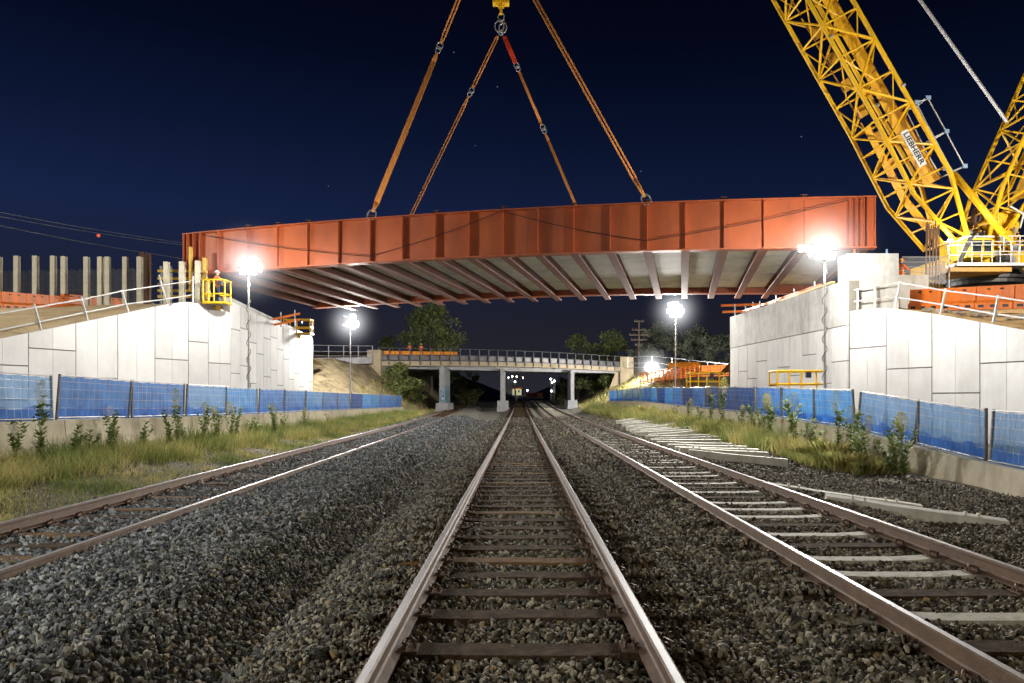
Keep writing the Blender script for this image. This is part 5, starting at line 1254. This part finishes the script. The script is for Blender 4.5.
for k_, (x0, x1) in enumerate(((507.5,511.5),(553,556))):
    mb = MB(); 
    for j in range(3 if k_ == 0 else 2): xx = x0+(x1-x0)*j/2; pb(mb, xx, 378.5, xx+.9, 394, 172, .3)
    tag(mb.build('signal_gantry', M['steel']), ['pale gantry legs left of the far cream building','pale gantry legs right of the far platform'][k_], 'gantry')

# ------------------------------------------------------------------ trees and plants
def rnd_leaves(cent, size, flat=.0):
    n = len(cent); a = rng.normal(size=(n,3)); a /= np.linalg.norm(a, axis=1)[:,None]; b = rng.normal(size=(n,3)); b -= (a*b).sum(1)[:,None]*a; b /= np.linalg.norm(b, axis=1)[:,None]
    s = size*rng.uniform(.6,1.4,(n,1)); v = np.stack([cent-a*s, cent+b*s*.5, cent+a*s, cent-b*s*.5], 1).reshape(-1,3); return v
def leaf_obj(name, v, k, m, parent, o0):
    me = bpy.data.meshes.new(name); n = len(v)//k; v = v-np.array(o0)
    me.from_pydata(v.tolist(), [], (np.arange(n*k).reshape(n,k)).tolist()); me.materials.append(m)
    o = bpy.data.objects.new(name, me); C.objects.link(o)
    if parent: o.parent = parent
    else: o.location = o0
    return o
def tree(label, x, y, zb, H, Wd, n, m, size=.22, low=.22, group='trees beyond the old bridge', nb=34, name='tree'):
    t = thing(name, label, 'tree', (x,y,zb), group)
    mb = MB(); r0 = H*.022+.05; pts = [V(x,y,zb-.3)]
    for i in range(1,5): pts.append(V(x+random.uniform(-.2,.2)*i*.4, y+random.uniform(-.2,.2), zb+H*.17*i))
    for i in range(4): mb.tube(pts[i], pts[i+1], r0*(1-i*.2), 8, r0*(1-(i+1)*.2))
    blobs = []
    for i in range(nb):
        u = random.random(); z = zb+H*(low+(1-low)*u**.85)*random.uniform(.93,1.0); env = math.sin(PI*min(1,max(.08,(z-zb)/H-low+.22)/(1.25-low)))**.7
        a = random.uniform(0,2*PI); rr = Wd/2*env*math.sqrt(random.random())*.85; c_ = V(x+rr*math.cos(a), y+rr*math.sin(a), z); blobs.append((c_, Wd*random.uniform(.09,.17)))
    for c_, r in blobs[::3]: mb.tube(pts[random.randint(1,3)], c_, r0*.3, 5, r0*.08)
    mb.build('trunk', M['bark'], t)
    cs = []
    for c_, r in blobs:
        k = int(n/nb); d = rng.normal(size=(k,3)); d /= np.linalg.norm(d, axis=1)[:,None]; rad = r*rng.uniform(.35,1.12,(k,1))**.6; cs.append(np.array(c_)+d*rad*np.array([1,1,.8]))
    leaf_obj('crown', rnd_leaves(np.concatenate(cs), size), 4, m, t, (x,y,zb))
    return t
def tp(px, Y): return (px-520)/740*Y
def treepx(label, px, Y, pytop, wpx, n, m, zb=None, **k):
    zb = g1(tp(px,Y),Y) if zb is None else zb; H = CAMZ+(399-pytop)/740*Y-zb; return tree(label, tp(px,Y), Y, zb, H, wpx/740*Y, n, m, **k)
treepx('tall rounded gum tree behind the left half of the old bridge', 431, 114, 306, 70, 9000, M['leafA'], size=.20, nb=60)
treepx('thin dark tree peeping left of the tall gum tree', 388, 120, 338, 26, 1800, M['leafA'], size=.18)
treepx('small spreading tree behind the bridge, left of the right pair', 578, 128, 334, 38, 2600, M['leafA'], size=.2)
treepx('small bright green tree behind the right end of the old bridge', 611, 126, 334, 42, 3600, M['leafA'], size=.2)
treepx('grey-green bushy tree beside the power pole', 664, 122, 322, 54, 4500, M['leafB'], size=.22)
treepx('broad grey-green tree in the middle of the right-hand group', 696, 118, 330, 56, 5200, M['leafB'], size=.22, low=.1)
treepx('dark dense tree against the far corner of the right abutment', 728, 112, 338, 50, 3600, M['leafB'], size=.2, low=.05)
treepx('low dark tree filling the gap under the grey-green trees', 645, 116, 346, 36, 2600, M['leafB'], size=.2, low=.05)
# dark vegetation in the cutting beyond
treepx('leafy bush on the bank below the left end of the old bridge', 398, 84, 366, 46, 3200, M['leafD'], size=.15, low=.02, group='bushes on the cutting banks', name='bush', zb=1.6)
treepx('low bush hanging down the left bank in the bridge shadow', 416, 88, 380, 30, 1500, M['leafD'], size=.14, low=.02, group='bushes on the cutting banks', name='bush', zb=.6)
for i, (px, Y, pt_, w, lab) in enumerate([(470,125,372,34,'dark scrub behind the two left piers'),(446,135,368,40,'dark scrub deep under the left span of the old bridge'),(592,118,370,34,'dark scrub beyond the right pier'),(566,132,374,26,'dark scrub behind the right pier'),(612,112,374,30,'dark scrub at the right end under the old bridge')]):
    treepx(lab, px, Y, pt_, w, 1500, M['leafD'], size=.2, low=.02, group='dark scrub in the cutting', name='bush')

def blades(x, y, h, w, lean=.95):
    n = len(x); z = gz(x, y)-.02; a = rng.uniform(0, 2*PI, n); dx, dy = np.cos(a), np.sin(a); l = rng.uniform(0, lean, n)*h; b = rng.uniform(0,2*PI,n)
    p0 = np.stack([x-dx*w/2, y-dy*w/2, z], -1); p1 = np.stack([x+dx*w/2, y+dy*w/2, z], -1); p2 = np.stack([x+np.cos(b)*l, y+np.sin(b)*l, z+h], -1)
    return np.stack([p0,p1,p2], 1).reshape(-1,3)
def clumpy(x, y, f, th, seed): return (hn(x, y, f, seed)+rng.normal(0,.25,len(x))) > th
# left strip
def strip_grass(name, label, n, m, xf, yr, hf, wf, f, th, seed):
    y = yr[0]+(yr[1]-yr[0])*rng.random(n)**1.5; u = rng.random(n); x = xf(y, u); k = clumpy(x, y, f, th, seed); x, y = x[k], y[k]
    h = hf(x, y)*rng.uniform(.35,1.2,len(x)); v = blades(x, y, h, wf(y)); o = leaf_obj(name, v, 3, m, None, (float(x.mean()), float(y.mean()), 0.)); tag(o, label, 'grass', kind='stuff'); return o
lx = lambda y, u: cl(y)-2.35-(-(-11.75)+(cl(y)-2.35))*u
strip_grass('dry_grass', 'yellowish grass and weeds along the foot of the left barrier', 90000, M['grass'], lx, (8.5,72), lambda x, y: (np.where(x < -9.6, .52, .14)+.16*hn(x,y,1.1,9.))*.9, lambda y: .007+.0004*y, .9, -.12, 1.3)
strip_grass('green_grass', 'green grass patches beside the left track', 80000, M['grass2'], lx, (9,72), lambda x, y: (np.where(x < -9.8, .55, .12)+.2*hn(x,y,1.7,2.))*np.interp(y,[10,30,60],[.7,1.1,1.2]), lambda y: .009+.0005*y, .8, .12, 4.1)
rx = lambda y, u: 7.9+1.75*u-np.interp(y,[15,25,60],[-.6,.2,.9])
strip_grass('green_grass', 'tall green and straw grass in front of the right fence', 52000, M['grass'], rx, (19,84), lambda x, y: (.50+.40*hn(x,y,1.3,3.))*np.interp(y,[19,26],[.7,1.15]), lambda y: .010+.0005*y, 1.2, .05, 2.2)
strip_grass('green_grass', 'bright green grass tufts in front of the right fence', 30000, M['grass2'], rx, (20,84), lambda x, y: (.55+.45*hn(x,y,1.5,5.))*np.interp(y,[20,27],[.6,1.2]), lambda y: .010+.0005*y, 1.1, .2, 7.7)
n = 5000; yb = rng.uniform(66, 94, n); xb = -10.2-rng.random(n)*6; k = clumpy(xb, yb, .8, .0, 5.); 
tag(leaf_obj('bank_grass', blades(xb[k], yb[k], .5*rng.uniform(.4,1.2,k.sum()), .05), 3, M['grass'], None, (-12.,80.,0.)), 'dry grass on the left cutting bank', 'grass', kind='stuff')
n = 9000; yb = rng.uniform(66, 112, n); xb = 8.2+rng.random(n)*8; k = clumpy(xb, yb, .8, -.1, 5.); 
tag(leaf_obj('bank_grass', blades(xb[k], yb[k], .6*rng.uniform(.4,1.2,k.sum()), .055), 3, M['grass'], None, (11.,88.,0.)), 'dry grass on the right cutting bank', 'grass', kind='stuff')
# individual weeds
def weed_proto(H, nl, spread, seed, seedy=False):
    rs = random.Random(seed); t = thing('tall_weed', 'x', 'weed'); mb = MB(); tips = []; cs = []
    nst = rs.randint(5, 8)
    for k in range(nst):
        a = rs.uniform(0, 2*PI); l = spread*rs.uniform(.2, .9); h = H*rs.uniform(.6, 1); prev = V(0,0,0)
        for i in range(1, 15):
            u = i/14; p = V(math.cos(a)*l*u*u+rs.uniform(-.01,.01), math.sin(a)*l*u*u+rs.uniform(-.01,.01), h*u); mb.tube(prev, p, .007*(1.1-u), 4, cap=False); prev = p
            if i > 1 and rs.random() > .15:
                for q_ in range(rs.randint(3, nl+6)): 
                    b = rs.uniform(0,2*PI); L_ = .085*rs.uniform(.5,1.6)
                    cs.append((p, V(math.cos(b)*L_, math.sin(b)*L_, L_*rs.uniform(.1,.9)), u))
    st_ = mb.build('stem', M['stem'], t)
    vs = []; 
    for p, d, u in cs:
        s = d.cross(V(0,0,1)).normalized()*d.length*.2
        vs += [p, p+d*.5+s, p+d, p+d*.5-s]
    leaf_obj('leaves', np.array([tuple(v) for v in vs]), 4, M['leafC'], t, (0,0,0))
    if seedy:
        sv = []
        for k in range(700):
            a = rs.uniform(0,2*PI); zf = rs.random(); r = rs.random()**.6*(.04+.20*zf)*math.sin(PI*min(1,zf*.7+.25)); p = V(r*math.cos(a)+.05, r*math.sin(a), H*(.72+.38*zf)); s = .010; sv += [p, p+V(s,0,s), p+V(0,s,2*s)]
        leaf_obj('seed_head', np.array([tuple(v) for v in sv]), 3, M['grass'], t, (0,0,0))
    return t
wp = [weed_proto(1.5, 5, .25, 1, True), weed_proto(.95, 6, .3, 2), weed_proto(.8, 5, .4, 3), weed_proto(1.15, 5, .28, 5, True)]
wl = [(110,442,3),(160,438,3),(200,436,3),(222,434,0),(243,430,3),(259,427,2),(277,424,0),(50,453,0),(15,462,1),(123,434,1),(176,436,0),(188,438,1),(210,438,3),(231,432,3),(250,428,1),(268,425,3),(285,422,1),(100,440,2),(140,447,2),(70,465,2),(300,417,3),(330,414,1)]
wr = [(887,468,3),(858,462,3),(848,458,1),(830,457,0),(800,450,3),(787,446,1),(748,433,3),(905,466,3),(870,462,1),(880,468,2),(842,455,3),(765,440,3),(757,437,1),(775,437,0),(725,428,0),(712,426,0),(735,430,3),(700,424,1),(690,420,3),(819,455,2),(675,415,1)]
def clump_proto(H, n, seed, m):
    r_ = np.random.default_rng(seed); t = thing('grass_clump', 'x', 'grass clump'); vs = []
    for i in range(n):
        a = r_.uniform(0, 6.28); rr = r_.random()**.6*.30; b = a+r_.normal(0, .5); h = H*r_.uniform(.35, 1); l = h*r_.uniform(.05, .5); w_ = r_.uniform(.0025, .006)
        x, y = rr*math.cos(a), rr*math.sin(a); px_, py_ = -math.sin(b)*w_, math.cos(b)*w_; m1 = (x+math.cos(b)*l*.35, y+math.sin(b)*l*.35, h*.62); e_ = (x+math.cos(b)*l, y+math.sin(b)*l, h*r_.uniform(.75,1))
        vs += [(x-px_,y-py_,0),(x+px_,y+py_,0),m1] if False else [(x-px_,y-py_,0),(x+px_,y+py_,0),(m1[0]+px_*.7,m1[1]+py_*.7,m1[2]),e_]
    leaf_obj('blades', np.array(vs), 4, m, t, (0,0,0)); return t
cps = [clump_proto(.75, 1000, 1, M['grass']), clump_proto(.65, 1000, 2, M['grass2']), clump_proto(1.0, 700, 3, M['grass'])]
spots = [('right', 9.2+random.uniform(-.8,.35), 18.8+i*1.35+random.uniform(-.5,.5), random.choice([0,0,1,2])) for i in range(26)] + [('left', -10.9+random.uniform(-.5,1.6), 15.5+i*1.9+random.uniform(-.7,.7), random.choice([0,0,1])) for i in range(0)]
cused = set(); cc_ = {'left':0,'right':0}
for side, x_, yy, k in spots:
    if k in cused: t = copy_tree(cps[k])
    else: t = cps[k]; cused.add(k)
    s_ = random.uniform(.6,1.25)*(.6 if side == 'left' else .9); t.location = (x_, yy, g1(x_, yy)-.03); t.rotation_euler = (0,0,random.uniform(0,6)); t.scale = (s_*1.3, s_*1.3, s_)
    i = cc_[side]; cc_[side] += 1
    tag(t, f'{["bushy straw-coloured grass clump","bushy green grass clump","tall dry grass clump"][k]} before the {side} barrier, {ORD[i] if i else "nearest one"}' + (' clump from the camera' if i else ''), 'grass clump', f'grass clumps before the {side} barrier')
used_ = set(); cnt = {'left': 0, 'right': 0}
for side, lst in (('left', sorted(wl, key=lambda a: -a[1])), ('right', sorted(wr, key=lambda a: -a[1]))):
    for (px, py, k) in lst:
        X_ = -11.2 if side == 'left' else 9.3
        yy = abs(X_/((px-520)/740)); x_ = X_+random.uniform(-.3,.3)
        if k in used_: t = copy_tree(wp[k])
        else: t = wp[k]; used_.add(k)
        t.location = (x_, yy, g1(x_, yy)-.02); t.rotation_euler = (0,0,random.uniform(0,6)); s_ = random.uniform(.8,1.25)*(1.25 if side == 'right' else 1); t.scale = (s_,)*3
        i = cnt[side]; cnt[side] += 1
        tag(t, f'{["tall thistle-like weed with a feathery head","leafy green weed","low bushy weed","slender weed going to seed"][k]} before the {side} barrier, {ORD[i] if i else "nearest one"}' + (' plant from the camera' if i else ''), 'weed', f'weeds before the {side} barrier')

# ------------------------------------------------------------------ power pole, wires, moon
t = thing('power_pole', 'wooden power pole with four crossarms standing among the right-hand trees', 'power pole', tuple(P(639,365,110)))
mb = MB(); mb.tube(P(639,372,110), P(639,320,110), .17, 8, .12); mb.build('pole', M['bark'], t)
for py, w in ((321.5,5),(330,7),(335,10),(340,8),(345,4)):
    mb = MB(); mb.bar(P(639-w,py,109.8), P(639+w,py,109.8), .16, .18)
    for s_ in (-.9,-.5,.5,.9): c = P(639+w*s_,py,109.8); mb.tube(c, c+V(0,0,.3), .06, 6)
    mb.build('crossarm', M['bark'], t)
for i, (y0, y1) in enumerate(((206,246),(211,248),(218.5,262))):
    mb = MB(); pts = []
    for j in range(15):
        u = j/14; yy = 70+60*u; px = -60+250*u; py = (y0-6)+(y1-y0+4)*u+2.5*math.sin(PI*u); pts.append(P(px, py, yy))
    mb.path(pts, .05, 4); tag(mb.build('overhead_wire', M['white']), ['highest','middle','lowest'][i]+' of three thin overhead wires crossing the sky at left', 'overhead wire', 'overhead wires at left')
mb = MB(); mb.ball(P(98.5,235.5,900), 2.0, 16, 10); tag(mb.build('moon', M['moon'], smooth=True), 'small dim red moon in the sky at left below the wires', 'moon')

# ------------------------------------------------------------------ sky and camera
w = bpy.data.worlds.new('World'); S.world = w; w.use_nodes = True; nt = w.node_tree; N = nt.nodes.new; L = nt.links.new
bg = nt.nodes['Background']; tc = N('ShaderNodeTexCoord'); sx = N('ShaderNodeSeparateXYZ'); L(tc.outputs['Generated'], sx.inputs[0])
r = N('ShaderNodeValToRGB'); els = [(0,(.020,.020,.028)),(.09,(.014,.0145,.023)),(.155,(.0095,.0125,.030)),(.23,(.0066,.0130,.045)),(.33,(.0028,.0064,.0245)),(.42,(.0012,.0026,.0108)),(.52,(.0006,.0011,.0045))]
r.color_ramp.elements[0].color = (*els[0][1],1); r.color_ramp.elements[1].position = els[-1][0]; r.color_ramp.elements[1].color = (*els[-1][1],1)
for p, c in els[1:-1]: e = r.color_ramp.elements.new(p); e.color = (*c,1)
L(sx.outputs['Z'], r.inputs['Fac'])
# slightly bluer and brighter toward the left
mr = N('ShaderNodeMapRange'); mr.inputs[1].default_value = -.6; mr.inputs[2].default_value = .6; mr.inputs[3].default_value = 1.35; mr.inputs[4].default_value = .72; L(sx.outputs['X'], mr.inputs[0])
sc_ = N('ShaderNodeVectorMath'); sc_.operation = 'SCALE'; L(r.outputs['Color'], sc_.inputs[0]); L(mr.outputs[0], sc_.inputs['Scale'])
vo = N('ShaderNodeTexVoronoi'); vo.inputs['Scale'].default_value = 38; L(tc.outputs['Generated'], vo.inputs['Vector'])
lt = N('ShaderNodeMath'); lt.operation = 'LESS_THAN'; lt.inputs[1].default_value = .028; L(vo.outputs['Distance'], lt.inputs[0])
sv_ = N('ShaderNodeSeparateColor'); L(vo.outputs['Color'], sv_.inputs[0]); gt = N('ShaderNodeMath'); gt.operation = 'GREATER_THAN'; gt.inputs[1].default_value = .75; L(sv_.outputs[0], gt.inputs[0])
mu_ = N('ShaderNodeMath'); mu_.operation = 'MULTIPLY'; L(lt.outputs[0], mu_.inputs[0]); L(gt.outputs[0], mu_.inputs[1])
mi_ = N('ShaderNodeMixRGB'); mi_.inputs[2].default_value = (.10,.14,.22,1); L(mu_.outputs[0], mi_.inputs[0]); L(sc_.outputs[0], mi_.inputs[1])
L(mi_.outputs[0], bg.inputs['Color']); bg.inputs['Strength'].default_value = 1.0

cam = bpy.data.cameras.new('camera'); co = bpy.data.objects.new('camera', cam); C.objects.link(co); S.camera = co
co.location = (0,0,CAMZ); co.rotation_euler = (PI/2,0,0); cam.sensor_width = 36; cam.lens = 36*740/1024
cam.shift_x = -8/1024; cam.shift_y = 57.5/1024; cam.clip_end = 6000; cam.clip_start = .05
S.view_settings.view_transform = 'Standard'; S.view_settings.look = 'None'; S.view_settings.exposure = 0
S.render.engine = 'CYCLES'; S.cycles.use_denoising = True; S.cycles.max_bounces = 5; S.cycles.diffuse_bounces = 3; S.cycles.glossy_bounces = 2; S.cycles.transparent_max_bounces = 8
S.cycles.sample_clamp_indirect = 4; S.cycles.sample_clamp_direct = 0; S.cycles.use_light_tree = True
